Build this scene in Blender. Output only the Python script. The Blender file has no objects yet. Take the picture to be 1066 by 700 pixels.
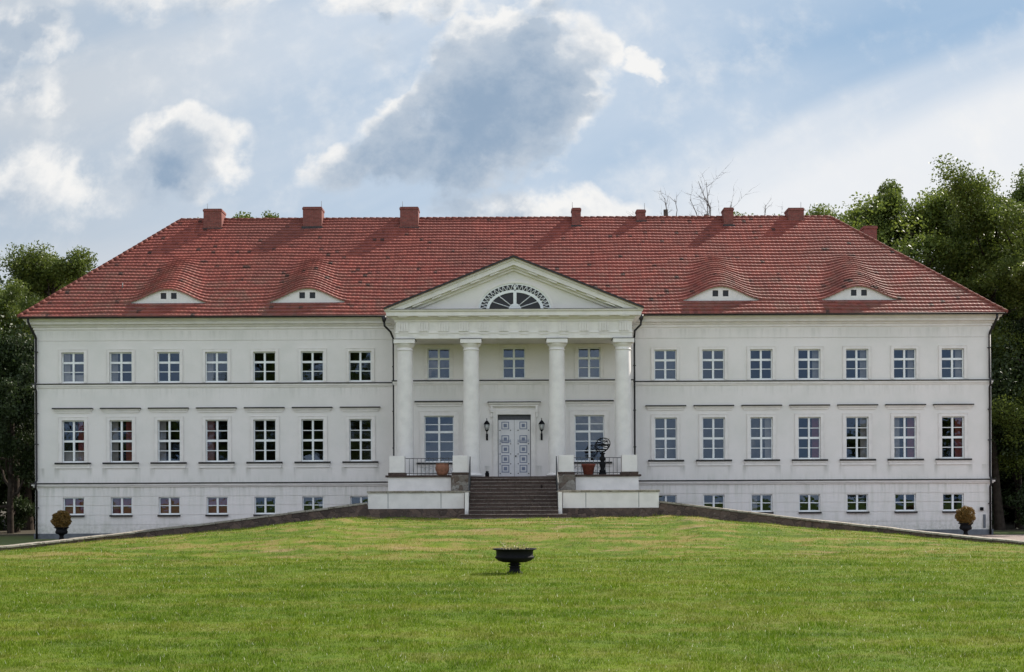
import bpy, bmesh, math, random
import numpy as np
from mathutils import Vector, Matrix

R = math.radians
C = bpy.context.scene.collection
random.seed(7)
F = 1333.0
EYE = 1.75
def WX(px, D): return (px-534.5)*D/F
def WZ(py, D): return EYE+(520-py)*D/F

# ------------------------------------------------------------------ camera
scn = bpy.context.scene
cam_d = bpy.data.cameras.new('camera'); cam = bpy.data.objects.new('camera', cam_d); C.objects.link(cam)
cam_d.sensor_width = 36; cam_d.lens = 36*F/1066
cam_d.shift_x = -0.0014; cam_d.shift_y = 170/1066
cam_d.clip_end = 5000
cam.matrix_world = Matrix.Translation((0, 0, EYE)) @ Matrix.Rotation(R(90), 4, 'X') @ Matrix.Rotation(R(-0.27), 4, 'Z')
scn.camera = cam

# ------------------------------------------------------------------ sun
SUN = Vector((.600, .468, .655)).normalized()
sd = bpy.data.lights.new('sun', 'SUN'); sd.energy = 5.0; sd.angle = R(0.6); sd.color = (1, .93, .82)
so = bpy.data.objects.new('sun', sd); C.objects.link(so)
so.rotation_euler = SUN.to_track_quat('Z', 'Y').to_euler()

scn.view_settings.view_transform = 'Standard'
scn.view_settings.look = 'None'
scn.view_settings.gamma = 1
scn.view_settings.exposure = 0.6

# ------------------------------------------------------------------ world: sky and clouds by direction
class NT:
    def __init__(s, tree): s.t = tree; s.n = tree.nodes; s.l = tree.links
    def node(s, typ, **kw):
        n = s.n.new(typ)
        for k, v in kw.items(): setattr(n, k, v)
        return n
    def put(s, sock, v):
        if isinstance(v, bpy.types.NodeSocket): s.l.new(v, sock)
        elif v is not None:
            if isinstance(v, (tuple, list)) and len(v) == 3 and sock.type == 'RGBA': v = (*v, 1)
            sock.default_value = v
    def m(s, op, a, b=None, c=None, clamp=False):
        n = s.node('ShaderNodeMath', operation=op, use_clamp=clamp)
        s.put(n.inputs[0], a)
        if b is not None: s.put(n.inputs[1], b)
        if c is not None: s.put(n.inputs[2], c)
        return n.outputs[0]
    def mix(s, f, a, b, blend='MIX'):
        n = s.node('ShaderNodeMix', data_type='RGBA', blend_type=blend)
        s.put(n.inputs[0], f); s.put(n.inputs[6], a); s.put(n.inputs[7], b)
        return n.outputs[2]
    def noise(s, vec, scale, detail=3, rough=.5, dist=0):
        n = s.node('ShaderNodeTexNoise')
        if vec is not None: s.l.new(vec, n.inputs['Vector'])
        n.inputs['Scale'].default_value = scale; n.inputs['Detail'].default_value = detail
        n.inputs['Roughness'].default_value = rough; n.inputs['Distortion'].default_value = dist
        return n.outputs['Fac']
    def ramp(s, f, a, b, lo=0, hi=1):
        n = s.node('ShaderNodeMapRange', interpolation_type='SMOOTHSTEP')
        s.put(n.inputs[0], f); s.put(n.inputs[1], a); s.put(n.inputs[2], b); s.put(n.inputs[3], lo); s.put(n.inputs[4], hi)
        return n.outputs[0]
    def xyz(s, v):
        n = s.node('ShaderNodeSeparateXYZ'); s.l.new(v, n.inputs[0]); return n.outputs
    def comb(s, x, y, z):
        n = s.node('ShaderNodeCombineXYZ')
        for i, v in enumerate((x, y, z)): s.put(n.inputs[i], v)
        return n.outputs[0]

W = bpy.data.worlds.new('World'); scn.world = W; W.use_nodes = True
def build_world():
    t = W.node_tree; t.nodes.clear(); g = NT(t)
    # cloud density group: u = x/y, v = z/y of the direction
    dg = bpy.data.node_groups.new('cloud_density', 'ShaderNodeTree')
    dg.interface.new_socket('dir', in_out='INPUT', socket_type='NodeSocketVector')
    dg.interface.new_socket('density', in_out='OUTPUT', socket_type='NodeSocketFloat')
    h = NT(dg); gi = h.node('NodeGroupInput'); go = h.node('NodeGroupOutput')
    x, y, z = h.xyz(gi.outputs[0])
    ya = h.m('MAXIMUM', h.m('ABSOLUTE', y), .15)
    u = h.m('DIVIDE', x, ya); v = h.m('DIVIDE', z, ya)
    uv = h.comb(u, v, h.m('MULTIPLY', y, 2.0))
    n1 = h.noise(uv, 7.0, 9, .56, .25)
    n2 = h.noise(uv, 26.0, 6, .6, .1)
    blobs = [  # px, py, rx, ry, weight (photograph-measured directions)
        (525, 105, 105, 95, 1.2), (470, 155, 110, 52, 1.15), (580, 95, 68, 72, 1.1), (545, 42, 80, 46, 1.0), (600, 60, 45, 45, .9), (352, 178, 58, 30, .6), (425, 112, 40, 34, .7),
        (190, 150, 66, 48, .95), (212, 178, 48, 34, .6),
        (30, 45, 60, 32, .75), (70, 195, 120, 45, .32), (665, 72, 28, 11, .45), (560, 215, 150, 26, .6),
        (420, 2, 90, 22, .7), (130, -22, 190, 34, .45), (590, -6, 60, 14, .5), (20, 95, 60, 24, .4)]
    wa = h.noise(uv, 8.0, 3, .6); wb = h.noise(h.comb(h.m('ADD', u, 3.7), v, 1.0), 8.0, 3, .6); wc = h.noise(uv, 30.0, 4, .6)
    bu = h.m('ADD', u, h.m('ADD', h.m('MULTIPLY', h.m('SUBTRACT', wa, .5), .085), h.m('MULTIPLY', h.m('SUBTRACT', wc, .5), .03)))
    bv = h.m('ADD', v, h.m('ADD', h.m('MULTIPLY', h.m('SUBTRACT', wb, .5), .07), h.m('MULTIPLY', h.m('SUBTRACT', wc, .5), -.03)))
    tot = None
    for (px, py, rx, ry, w) in blobs:
        cu, cv = (px-534.5)/F, (520-py)/F
        a = h.m('DIVIDE', h.m('SUBTRACT', bu, cu), rx/F); b = h.m('DIVIDE', h.m('SUBTRACT', bv, cv), ry/F)
        q = h.m('SUBTRACT', 1.15, h.m('ADD', h.m('MULTIPLY', a, a), h.m('MULTIPLY', b, b)))
        q = h.m('MULTIPLY', h.m('MAXIMUM', q, 0.0), w)
        tot = q if tot is None else h.m('MAXIMUM', tot, q)
    front = h.ramp(y, .0, .3)
    tot = h.m('MULTIPLY', tot, front)
    # behind and overhead: free broken cloud
    back = h.m('MULTIPLY', h.m('SUBTRACT', 1.0, front), h.m('MULTIPLY', h.m('SUBTRACT', n1, .38), 5.0))
    tot = h.m('ADD', tot, back)
    inside = h.m('ADD', .42, h.m('MULTIPLY', h.m('MULTIPLY', tot, 2.0, None, True), .58))
    nn = h.m('ADD', h.m('MULTIPLY', h.m('SUBTRACT', n1, .51), 1.7), h.m('MULTIPLY', h.m('SUBTRACT', n2, .5), 2.4))
    d = h.m('ADD', tot, h.m('MULTIPLY', nn, inside))
    h.l.new(d, go.inputs[0])
    tc = g.node('ShaderNodeTexCoord'); dirv = tc.outputs['Generated']
    def dens(off):
        n = g.node('ShaderNodeGroup'); n.node_tree = dg
        if off is None: g.l.new(dirv, n.inputs[0])
        else:
            a = g.node('ShaderNodeVectorMath', operation='ADD'); g.l.new(dirv, a.inputs[0]); a.inputs[1].default_value = off
            g.l.new(a.outputs[0], n.inputs[0])
        return n.outputs[0]
    d0 = dens(None); d1 = dens((.010, 0, .014)); d2 = dens((.022, 0, .034))
    x, y, z = g.xyz(dirv)
    ya = g.m('MAXIMUM', g.m('ABSOLUTE', y), .15)
    u = g.m('DIVIDE', x, ya); v = g.m('DIVIDE', z, ya)
    mask = g.ramp(d0, -.08, .62)
    # light comes through thin rims on the sunward side, thick undersides stay grey
    tk = g.m('ADD', g.m('MULTIPLY', d0, .25), g.m('ADD', g.m('MULTIPLY', d1, .35), g.m('MULTIPLY', d2, .40)))
    thick = g.ramp(tk, .10, .62); core = g.ramp(tk, .55, 1.25)
    wisp = g.noise(g.comb(u, g.m('MULTIPLY', v, 1.3), 0), 17, 7, .6, .3)
    thick = g.m('ADD', thick, g.m('MULTIPLY', g.m('SUBTRACT', wisp, .53), 1.15), None, True)
    sky = g.node('ShaderNodeTexSky', sky_type='NISHITA'); sky.sun_disc = False
    sky.sun_elevation = math.asin(SUN.z); sky.sun_rotation = math.atan2(SUN.x, SUN.y)
    sky.air_density = 1.2; sky.dust_density = 1.5; sky.ozone_density = 2.0
    # thin veil cloud between the heaps
    vu = g.comb(g.m('MULTIPLY', g.m('ADD', u, g.m('MULTIPLY', v, -1.2)), 1.0), g.m('MULTIPLY', g.m('ADD', v, g.m('MULTIPLY', u, -.25)), 3.2), g.m('MULTIPLY', y, .8))
    veil_n = g.noise(vu, 3.2, 6, .5, .4)
    edge = g.m('ADD', v, g.m('MULTIPLY', g.m('SUBTRACT', u, .40), -.375))     # bright sheet low on the right
    right = g.m('MULTIPLY', g.ramp(g.m('ADD', edge, g.m('MULTIPLY', veil_n, .14)), .455, .375), g.ramp(u, .02, .20))
    right = g.m('MULTIPLY', right, g.ramp(y, .0, .3))
    blue_hole = g.m('MULTIPLY', g.ramp(u, .02, .28), g.ramp(g.m('ADD', v, g.m('MULTIPLY', veil_n, .12)), .33, .43))
    leftw = g.ramp(u, -.05, -.40)
    vf = g.m('ADD', g.m('MULTIPLY', g.ramp(veil_n, .34, .68), .42), .36)
    vf = g.m('ADD', vf, g.m('MULTIPLY', leftw, .30))
    vf = g.m('SUBTRACT', vf, g.m('MULTIPLY', blue_hole, .42), None, True)
    K = 10.0
    blue = g.mix(1.0, (0.255*K, .44*K, .66*K), (0.255*K, .44*K, .66*K))
    base = g.mix(.30, blue, sky.outputs[0])
    veil = g.mix(leftw, (.70*K, .77*K, .86*K), (.58*K, .635*K, .70*K))
    base = g.mix(vf, base, veil)
    base = g.mix(g.m('MULTIPLY', right, .95), base, (.86*K, .88*K, .91*K))
    ccol = g.mix(thick, (.95*K, .94*K, .92*K), (.47*K, .55*K, .65*K))
    ccol = g.mix(core, ccol, (.28*K, .385*K, .525*K))
    col = g.mix(g.m('MULTIPLY', mask, .93), base, ccol)
    # added sky gain: dimmer overhead, brighter behind the camera to light the shaded facade
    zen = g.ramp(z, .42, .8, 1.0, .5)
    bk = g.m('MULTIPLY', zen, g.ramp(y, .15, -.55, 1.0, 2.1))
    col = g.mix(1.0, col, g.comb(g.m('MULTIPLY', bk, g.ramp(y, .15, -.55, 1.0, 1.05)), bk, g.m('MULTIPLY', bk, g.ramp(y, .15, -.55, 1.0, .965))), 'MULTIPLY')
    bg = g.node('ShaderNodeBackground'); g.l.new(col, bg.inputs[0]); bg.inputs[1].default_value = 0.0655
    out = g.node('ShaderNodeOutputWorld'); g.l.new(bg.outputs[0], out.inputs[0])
    W.cycles.sampling_method = 'MANUAL'; W.cycles.sample_map_resolution = 512
build_world()

# ------------------------------------------------------------------ materials
def newmat(name):
    m = bpy.data.materials.new(name); m.use_nodes = True
    t = m.node_tree; t.nodes.clear(); g = NT(t)
    out = g.node('ShaderNodeOutputMaterial'); b = g.node('ShaderNodeBsdfPrincipled')
    g.l.new(b.outputs[0], out.inputs[0])
    return m, g, b, out
def pos(g):
    return g.node('ShaderNodeNewGeometry').outputs['Position']
def bump(g, b, h, strength=.3, dist=.02):
    n = g.node('ShaderNodeBump'); n.inputs['Strength'].default_value = strength; n.inputs['Distance'].default_value = dist
    g.l.new(h, n.inputs['Height']); g.l.new(n.outputs[0], b.inputs['Normal'])
SPEC = {'black_iron': .15, 'bark': .1, 'room_wall': 0}
def simple(name, c, rough=.7, var=.15, scale=3, bs=.15, metal=0, c2=None, bscale=40):
    m, g, b, o = newmat(name); p = pos(g)
    n = g.noise(p, scale, 5, .6)
    c2 = c2 or tuple(max(0, x*(1-var*2)) for x in c)
    g.put(b.inputs['Base Color'], g.mix(g.ramp(n, .35, .7), c, c2))
    b.inputs['Roughness'].default_value = rough; b.inputs['Metallic'].default_value = metal
    if bs: bump(g, b, g.noise(p, bscale, 3, .6), bs)
    b.inputs['Specular IOR Level'].default_value = SPEC.get(name, .35)
    return m
M = {}
def plaster(name, c, dirt=.5):
    m, g, b, o = newmat(name); p = pos(g); x, y, z = g.xyz(p)
    n = g.noise(p, .45, 5, .6); n2 = g.noise(p, 6, 4, .6)
    streak = g.noise(g.comb(g.m('MULTIPLY', x, 5), g.m('MULTIPLY', y, 5), g.m('MULTIPLY', z, .5)), 1, 5, .65)
    col = g.mix(g.ramp(n, .35, .7), c, (c[0]*.90, c[1]*.915, c[2]*.90))
    col = g.mix(g.m('MULTIPLY', g.ramp(n2, .5, .8), .25), col, (c[0]*.85, c[1]*.85, c[2]*.82))
    # rain dirt that hangs below string courses and cornices
    for zz in (7.62, 2.47, 10.6):
        d = g.m('MULTIPLY', g.ramp(z, zz-.8, zz, 0, 1), g.m('LESS_THAN', z, zz))
        col = g.mix(g.m('MULTIPLY', g.m('MULTIPLY', d, g.ramp(streak, .42, .72)), dirt), col, (.42, .41, .37))
    f = g.m('MULTIPLY', g.m('ABSOLUTE', g.m('SUBTRACT', g.m('FRACT', g.m('DIVIDE', g.m('SUBTRACT', g.m('ABSOLUTE', x), 6.7035), 2.493)), .5)), 2.493)
    us = g.m('MULTIPLY', g.m('MULTIPLY', g.ramp(f, .62, .85), g.ramp(f, 1.05, .93)), g.m('MULTIPLY', g.ramp(z, 2.8, 3.46), g.m('LESS_THAN', z, 3.47)))
    col = g.mix(g.m('MULTIPLY', us, g.ramp(streak, .35, .6, .15, .6)), col, (.38, .37, .33))
    col = g.mix(g.m('MULTIPLY', g.ramp(z, .9, .1), g.ramp(n2, .35, .65, .1, .6)), col, (.42, .41, .36))
    # green grey weathering just above the lower cornice
    d = g.m('MULTIPLY', g.ramp(z, 3.25, 2.7, 0, 1), g.ramp(streak, .40, .75))
    col = g.mix(g.m('MULTIPLY', d, dirt*.8), col, (.33, .36, .27))
    g.put(b.inputs['Base Color'], col); b.inputs['Roughness'].default_value = .85
    bump(g, b, g.noise(p, 30, 4, .6), .18, .02)
    return m
M['plaster'] = plaster('white_plaster', (.79, .745, .728), .3)
M['trim'] = simple('white_trim', (.80, .758, .738), .8, .05, 2.2, .12)
M['frame'] = simple('window_paint', (.82, .83, .84), .45, .05, 4, .05)
M['lead'] = simple('lead_flashing', (.04, .036, .036), .5, .2, 6, .1, .3)
M['zincpipe'] = simple('downpipe_metal', (.045, .042, .045), .45, .2, 4, .1, .6)
M['plinth'] = simple('grey_plinth', (.15, .16, .18), .8, .15, 3, .3)
M['iron'] = simple('black_iron', (.008, .008, .010), .7, .1, 10, .2)
M['rail'] = simple('grey_iron', (.12, .12, .125), .5, .2, 10, .1, .5)
M['door'] = simple('lilac_door_paint', (.70, .685, .71), .5, .04, 4, .03)
M['doorblue'] = simple('blue_grey_paint', (.20, .23, .33), .5, .08, 8, .03)
M['doordark'] = simple('dark_fretwork', (.10, .10, .12), .5, .1, 8, .03)
M['terracotta'] = simple('terracotta', (.27, .12, .075), .8, .2, 7, .25)
M['redclay'] = simple('red_clay', (.19, .05, .035), .75, .2, 7, .25)
M['curtain'] = simple('curtain_cloth', (.55, .50, .47), .9, .1, 5, 0)
M['redcurtain'] = simple('red_curtain_cloth', (.38, .10, .09), .9, .1, 5, 0)
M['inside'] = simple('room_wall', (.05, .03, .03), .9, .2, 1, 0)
M['lampglass'] = simple('milky_glass', (.55, .56, .55), .25, .05, 5, 0)
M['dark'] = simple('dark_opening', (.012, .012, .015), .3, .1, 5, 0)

def glassmat(name, fac, tint, rough=.01):
    m = bpy.data.materials.new(name); m.use_nodes = True; t = m.node_tree; t.nodes.clear(); g = NT(t)
    out = g.node('ShaderNodeOutputMaterial'); tr = g.node('ShaderNodeBsdfTransparent'); gl = g.node('ShaderNodeBsdfGlossy')
    tr.inputs[0].default_value = (.62, .64, .66, 1); gl.inputs[0].default_value = (*tint, 1); gl.inputs['Roughness'].default_value = rough
    bp = g.node('ShaderNodeBump'); bp.inputs['Strength'].default_value = .06; bp.inputs['Distance'].default_value = .05
    g.l.new(g.noise(pos(g), 1.6, 2, .5), bp.inputs['Height']); g.l.new(bp.outputs[0], gl.inputs['Normal'])
    mx = g.node('ShaderNodeMixShader'); mx.inputs[0].default_value = fac
    g.l.new(tr.outputs[0], mx.inputs[1]); g.l.new(gl.outputs[0], mx.inputs[2]); g.l.new(mx.outputs[0], out.inputs[0])
    return m
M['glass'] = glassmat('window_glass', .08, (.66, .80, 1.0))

def tile_mat():
    m, g, b, o = newmat('red_roof_tiles'); p = pos(g); x, y, z = g.xyz(p)
    ux = g.m('ADD', g.m('DIVIDE', x, .22), .5)
    vy = g.m('DIVIDE', g.m('SUBTRACT', z, 11.27), .901*7.3/32)
    cell = g.comb(g.m('FLOOR', ux), g.m('FLOOR', vy), g.m('FLOOR', g.m('MULTIPLY', y, .1)))
    w = g.node('ShaderNodeTexWhiteNoise'); w.noise_dimensions = '3D'; g.l.new(cell, w.inputs['Vector']); wn = w.outputs['Value']
    big = g.noise(p, .16, 5, .6); mid = g.noise(p, 1.3, 4, .6); sm = g.noise(p, 9, 4, .65)
    col = g.mix(wn, (.33, .088, .068), (.21, .055, .046))
    col = g.mix(g.m('MULTIPLY', g.ramp(big, .4, .65), .45), col, (.16, .065, .055))
    # lichen and grime, heavier on the lower half
    low = g.ramp(z, 16.8, 12.2)
    gr = g.m('MULTIPLY', low, g.ramp(mid, .42, .68))
    col = g.mix(g.m('MULTIPLY', gr, .55), col, (.19, .11, .085))
    col = g.mix(g.m('MULTIPLY', g.m('MULTIPLY', low, g.ramp(sm, .56, .70)), .4), col, (.28, .19, .14))
    blk = g.m('MULTIPLY', g.m('GREATER_THAN', wn, .965), g.ramp(mid, .40, .6))
    col = g.mix(g.m('MULTIPLY', blk, .85), col, (.03, .02, .018))
    g.put(b.inputs['Base Color'], col); b.inputs['Roughness'].default_value = .62
    bump(g, b, sm, .3, .02)
    return m
M['tile'] = tile_mat()
M['ridge'] = simple('ridge_tile', (.24, .07, .052), .7, .2, 5, .3)

def brick_mat(name, c1, c2, mort, scale=1.0, bw=.25, bh=.075):
    m, g, b, o = newmat(name); p = pos(g); x, y, z = g.xyz(p)
    br = g.node('ShaderNodeTexBrick'); g.l.new(g.comb(g.m('ADD', x, y), z, 0), br.inputs['Vector'])
    br.inputs['Color1'].default_value = (*c1, 1); br.inputs['Color2'].default_value = (*c2, 1); br.inputs['Mortar'].default_value = (*mort, 1)
    br.inputs['Scale'].default_value = scale; br.inputs['Brick Width'].default_value = bw; br.inputs['Row Height'].default_value = bh
    br.inputs['Mortar Size'].default_value = .008
    n = g.noise(p, 6, 5, .6)
    g.put(b.inputs['Base Color'], g.mix(g.m('MULTIPLY', g.ramp(n, .4, .7), .5), br.outputs[0], tuple(.45*k for k in c1)))
    b.inputs['Roughness'].default_value = .85; bump(g, b, n, .3)
    return m
M['brick'] = brick_mat('chimney_brick', (.25, .062, .05), (.17, .045, .038), (.19, .12, .10))

def stone_mat(name, c1, c2, c3, sc=3.0):
    m, g, b, o = newmat(name); p0 = pos(g)
    nd = g.node('ShaderNodeTexNoise'); g.l.new(p0, nd.inputs['Vector']); nd.inputs['Scale'].default_value = 3; nd.inputs['Detail'].default_value = 4
    va = g.node('ShaderNodeVectorMath', operation='MULTIPLY_ADD'); g.l.new(nd.outputs['Color'], va.inputs[0]); va.inputs[1].default_value = (.35, .35, .25); g.l.new(p0, va.inputs[2]); p = va.outputs[0]
    v = g.node('ShaderNodeTexVoronoi'); g.l.new(p, v.inputs['Vector']); v.inputs['Scale'].default_value = sc
    cc = g.xyz(v.outputs['Color'])[0]
    n = g.noise(p, 4, 6, .65); n2 = g.noise(p, 14, 5, .7)
    col = g.mix(cc, c1, c2)
    col = g.mix(g.ramp(n, .45, .7), col, c3)
    col = g.mix(g.m('MULTIPLY', g.ramp(n2, .58, .70), .5), col, (.30, .265, .225))
    col = g.mix(g.m('MULTIPLY', g.ramp(n2, .45, .3), .6), col, (.025, .02, .018))
    g.put(b.inputs['Base Color'], col); b.inputs['Roughness'].default_value = .9
    v2 = g.node('ShaderNodeTexVoronoi', feature='DISTANCE_TO_EDGE'); g.l.new(p, v2.inputs['Vector']); v2.inputs['Scale'].default_value = sc
    bump(g, b, g.m('ADD', g.ramp(v2.outputs[0], 0, .08), g.m('MULTIPLY', n2, .5)), .7, .03)
    return m
M['stone'] = stone_mat('brown_rubble_stone', (.15, .10, .08), (.055, .037, .032), (.085, .06, .05))
M['coping'] = stone_mat('weathered_coping', (.30, .265, .22), (.36, .33, .28), (.17, .14, .11), 1.3)
M['step'] = stone_mat('worn_sandstone_step', (.082, .052, .042), (.052, .033, .028), (.062, .042, .036), 1.2)
M['nosing'] = stone_mat('worn_sunlit_tread', (.24, .20, .175), (.16, .13, .115), (.11, .085, .07), 2.0)  # treads paler than risers: sunlit step edges put into the stone colour
M['wornblock'] = stone_mat('patchy_stone_block', (.30, .28, .25), (.10, .07, .05), (.14, .10, .08), 4)

def lawn_color(g, p):
    x, y, z = g.xyz(p)
    n = g.noise(p, .22, 5, .6); n2 = g.noise(p, 1.3, 5, .65); n3 = g.noise(p, 7, 4, .6)
    # mowing and slope give streaks across the view
    st = g.noise(g.comb(g.m('MULTIPLY', x, .22), y, 0), .75, 5, .6)
    col = g.mix(g.ramp(n, .35, .68), (.105, .19, .012), (.165, .235, .014))
    col = g.mix(g.m('MULTIPLY', g.ramp(n2, .40, .7), .75), col, (.065, .13, .010))
    col = g.mix(g.m('MULTIPLY', g.ramp(n3, .45, .75), .6), col, (.19, .25, .024))
    mound = g.m('MULTIPLY', g.ramp(y, 33, 43), g.ramp(g.m('ABSOLUTE', x), 22, 12))
    dry = g.m('MULTIPLY', g.ramp(g.m('ADD', g.m('MULTIPLY', st, .6), g.m('MULTIPLY', n2, .5)), .515, .64), g.m('ADD', g.m('MULTIPLY', mound, .6), .3), None, True)
    col = g.mix(g.m('MULTIPLY', dry, .85), col, (.33, .24, .09))
    bare = g.m('MULTIPLY', g.ramp(g.noise(g.comb(g.m('MULTIPLY', x, .4), y, 0), .9, 4, .6), .565, .66), mound)
    col = g.mix(g.m('MULTIPLY', bare, .8), col, (.36, .25, .14))
    dk = g.m('MULTIPLY', g.ramp(g.m('ADD', g.m('MULTIPLY', st, .5), g.m('MULTIPLY', n2, .5)), .49, .40), .75)
    col = g.mix(dk, col, (.055, .11, .008))
    return col
def lawn_mat():
    m, g, b, o = newmat('lawn_ground'); p = pos(g)
    col = g.mix(.35, lawn_color(g, p), (.07, .075, .03))
    g.put(b.inputs['Base Color'], col); b.inputs['Roughness'].default_value = 1; b.inputs['Specular IOR Level'].default_value = .1
    bump(g, b, g.noise(p, 12, 5, .7), .6, .05)
    return m
M['lawn'] = lawn_mat()
def blade_mat():
    m, g, b, o = newmat('grass_blades'); p = pos(g)
    at = g.node('ShaderNodeAttribute', attribute_name='var')
    c = lawn_color(g, p)
    c = g.mix(g.m('MULTIPLY', g.ramp(at.outputs['Fac'], .5, 0.0), .65), c, (.04, .085, .006))
    c = g.mix(g.m('MULTIPLY', g.ramp(at.outputs['Fac'], .45, 1.0), .55), c, (.25, .33, .04))
    c = g.mix(g.m('MULTIPLY', g.m('GREATER_THAN', at.outputs['Fac'], .93), .6), c, (.45, .40, .22))
    c = g.mix(g.m('MULTIPLY', g.m('GREATER_THAN', at.outputs['Fac'], .994), .9), c, (.75, .75, .62))
    g.put(b.inputs['Base Color'], c); b.inputs['Roughness'].default_value = .9; b.inputs['Specular IOR Level'].default_value = .0
    tl = g.node('ShaderNodeBsdfTranslucent'); g.l.new(c, tl.inputs[0])
    mx = g.node('ShaderNodeMixShader'); mx.inputs[0].default_value = .42
    g.l.new(b.outputs[0], mx.inputs[1]); g.l.new(tl.outputs[0], mx.inputs[2]); g.l.new(mx.outputs[0], o.inputs[0])
    return m
M['blade'] = blade_mat()
def leaf_mat(name, a, bcol, tr=.4):
    m, g, b, o = newmat(name)
    at = g.node('ShaderNodeAttribute', attribute_name='var')
    oi = g.node('ShaderNodeObjectInfo')
    c = g.mix(at.outputs['Fac'], a, bcol)
    c = g.mix(g.m('MULTIPLY', oi.outputs['Random'], .35), c, (a[0]*1.3, a[1]*.95, a[2]*.7))
    g.put(b.inputs['Base Color'], c); b.inputs['Roughness'].default_value = .5; b.inputs['Specular IOR Level'].default_value = .35
    tl = g.node('ShaderNodeBsdfTranslucent'); g.l.new(c, tl.inputs[0])
    mx = g.node('ShaderNodeMixShader'); mx.inputs[0].default_value = tr
    g.l.new(b.outputs[0], mx.inputs[1]); g.l.new(tl.outputs[0], mx.inputs[2]); g.l.new(mx.outputs[0], o.inputs[0])
    return m
M['leaf'] = leaf_mat('green_leaves', (.05, .085, .018), (.20, .25, .04))
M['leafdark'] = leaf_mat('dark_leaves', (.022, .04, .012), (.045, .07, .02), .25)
M['box'] = leaf_mat('browned_box_leaves', (.12, .085, .018), (.30, .17, .045), .2)
M['dryleaf'] = leaf_mat('dry_plant_leaves', (.40, .34, .16), (.20, .25, .08), .3)
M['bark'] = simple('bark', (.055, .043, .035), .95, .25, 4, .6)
M['deadwood'] = simple('dead_wood', (.11, .085, .07), .9, .25, 4, .3)
def court_mat():
    m, g, b, o = newmat('courtyard_ground'); p = pos(g); x, y, z = g.xyz(p)
    br = g.node('ShaderNodeTexBrick'); g.l.new(g.comb(x, y, 0), br.inputs['Vector'])
    br.inputs['Color1'].default_value = (.27, .20, .18, 1); br.inputs['Color2'].default_value = (.21, .155, .145, 1); br.inputs['Mortar'].default_value = (.10, .09, .07, 1)
    br.inputs['Scale'].default_value = 1; br.inputs['Brick Width'].default_value = .22; br.inputs['Row Height'].default_value = .11; br.inputs['Mortar Size'].default_value = .008
    gcol = g.mix(g.ramp(g.noise(p, .8, 5, .6), .4, .65), (.075, .12, .02), (.11, .11, .035))
    gcol = g.mix(g.ramp(y, 70, 76), gcol, (.045, .035, .02))
    paved = g.m('MULTIPLY', g.m('GREATER_THAN', x, -21.5), g.m('LESS_THAN', y, 66.7))
    g.put(b.inputs['Base Color'], g.mix(paved, gcol, br.outputs[0])); b.inputs['Roughness'].default_value = .9
    bump(g, b, g.noise(p, 15, 4, .7), .4, .03)
    return m
M['court'] = court_mat()

# ------------------------------------------------------------------ mesh helpers
class MB:
    def __init__(s): s.v = []; s.f = []; s.s = []
    def quad(s, a, b, c, d, sm=False):
        n = len(s.v); s.v += [a, b, c, d]; s.f.append((n, n+1, n+2, n+3)); s.s.append(sm)
    def poly(s, pts):
        n = len(s.v); s.v += list(pts); s.f.append(tuple(range(n, n+len(pts)))); s.s.append(False)
    def box(s, x0, x1, y0, y1, z0, z1):
        n = len(s.v)
        s.v += [(x0,y0,z0),(x1,y0,z0),(x1,y1,z0),(x0,y1,z0),(x0,y0,z1),(x1,y0,z1),(x1,y1,z1),(x0,y1,z1)]
        for f in ((0,3,2,1),(4,5,6,7),(0,1,5,4),(1,2,6,5),(2,3,7,6),(3,0,4,7)): s.f.append(tuple(n+i for i in f)); s.s.append(False)
    def rings(s, rings, closed=True, cap=True, sm=True):
        n0 = len(s.v); k = len(rings[0])
        for r in rings: s.v += [tuple(p) for p in r]
        for i in range(len(rings)-1):
            for j in range(k if closed else k-1):
                a = n0+i*k+j; b = n0+i*k+(j+1) % k
                s.f.append((a, b, b+k, a+k)); s.s.append(sm)
        if cap:
            s.f.append(tuple(n0+j for j in reversed(range(k)))); s.s.append(False)
            m = n0+(len(rings)-1)*k
            s.f.append(tuple(m+j for j in range(k))); s.s.append(False)
    def lathe(s, cx, cy, prof, n=24, cap=True):
        s.rings([[(cx+r*math.cos(2*math.pi*j/n), cy+r*math.sin(2*math.pi*j/n), z) for j in range(n)] for r, z in prof], cap=cap)
    def tube(s, pts, rad, n=8, cap=True):
        pts = [Vector(p) for p in pts]; rr = rad if isinstance(rad, (list, tuple)) else [rad]*len(pts)
        rings = []; up = Vector((0, 0, 1))
        prev = None
        for i, p in enumerate(pts):
            d = (pts[min(i+1, len(pts)-1)]-pts[max(i-1, 0)]).normalized()
            if prev is None:
                a = d.cross(up if abs(d.z) < .9 else Vector((1, 0, 0))).normalized()
            else: a = (prev-d*prev.dot(d)).normalized()
            prev = a; b = d.cross(a)
            rings.append([p+(a*math.cos(2*math.pi*j/n)+b*math.sin(2*math.pi*j/n))*rr[i] for j in range(n)])
        s.rings(rings, cap=cap)
    def band(s, x0, x1, y0, y1, prof, cap=True):
        rings = [[(x0-o, y0-o, z), (x1+o, y0-o, z), (x1+o, y1+o, z), (x0-o, y1+o, z)] for o, z in prof]
        s.rings(rings, cap=cap, sm=False)
    def mesh(s, name, mat):
        me = bpy.data.meshes.new(name); me.from_pydata([tuple(v) for v in s.v], [], s.f)
        me.polygons.foreach_set('use_smooth', s.s); me.materials.append(mat); me.update(); return me
    def build(s, name, mat, parent=None, bevel=0):
        o = bpy.data.objects.new(name, s.mesh(name, mat)); C.objects.link(o)
        if parent: o.parent = parent
        if bevel:
            b = o.modifiers.new('bevel', 'BEVEL'); b.width = bevel; b.segments = 2; b.limit_method = 'ANGLE'
        return o
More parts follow.
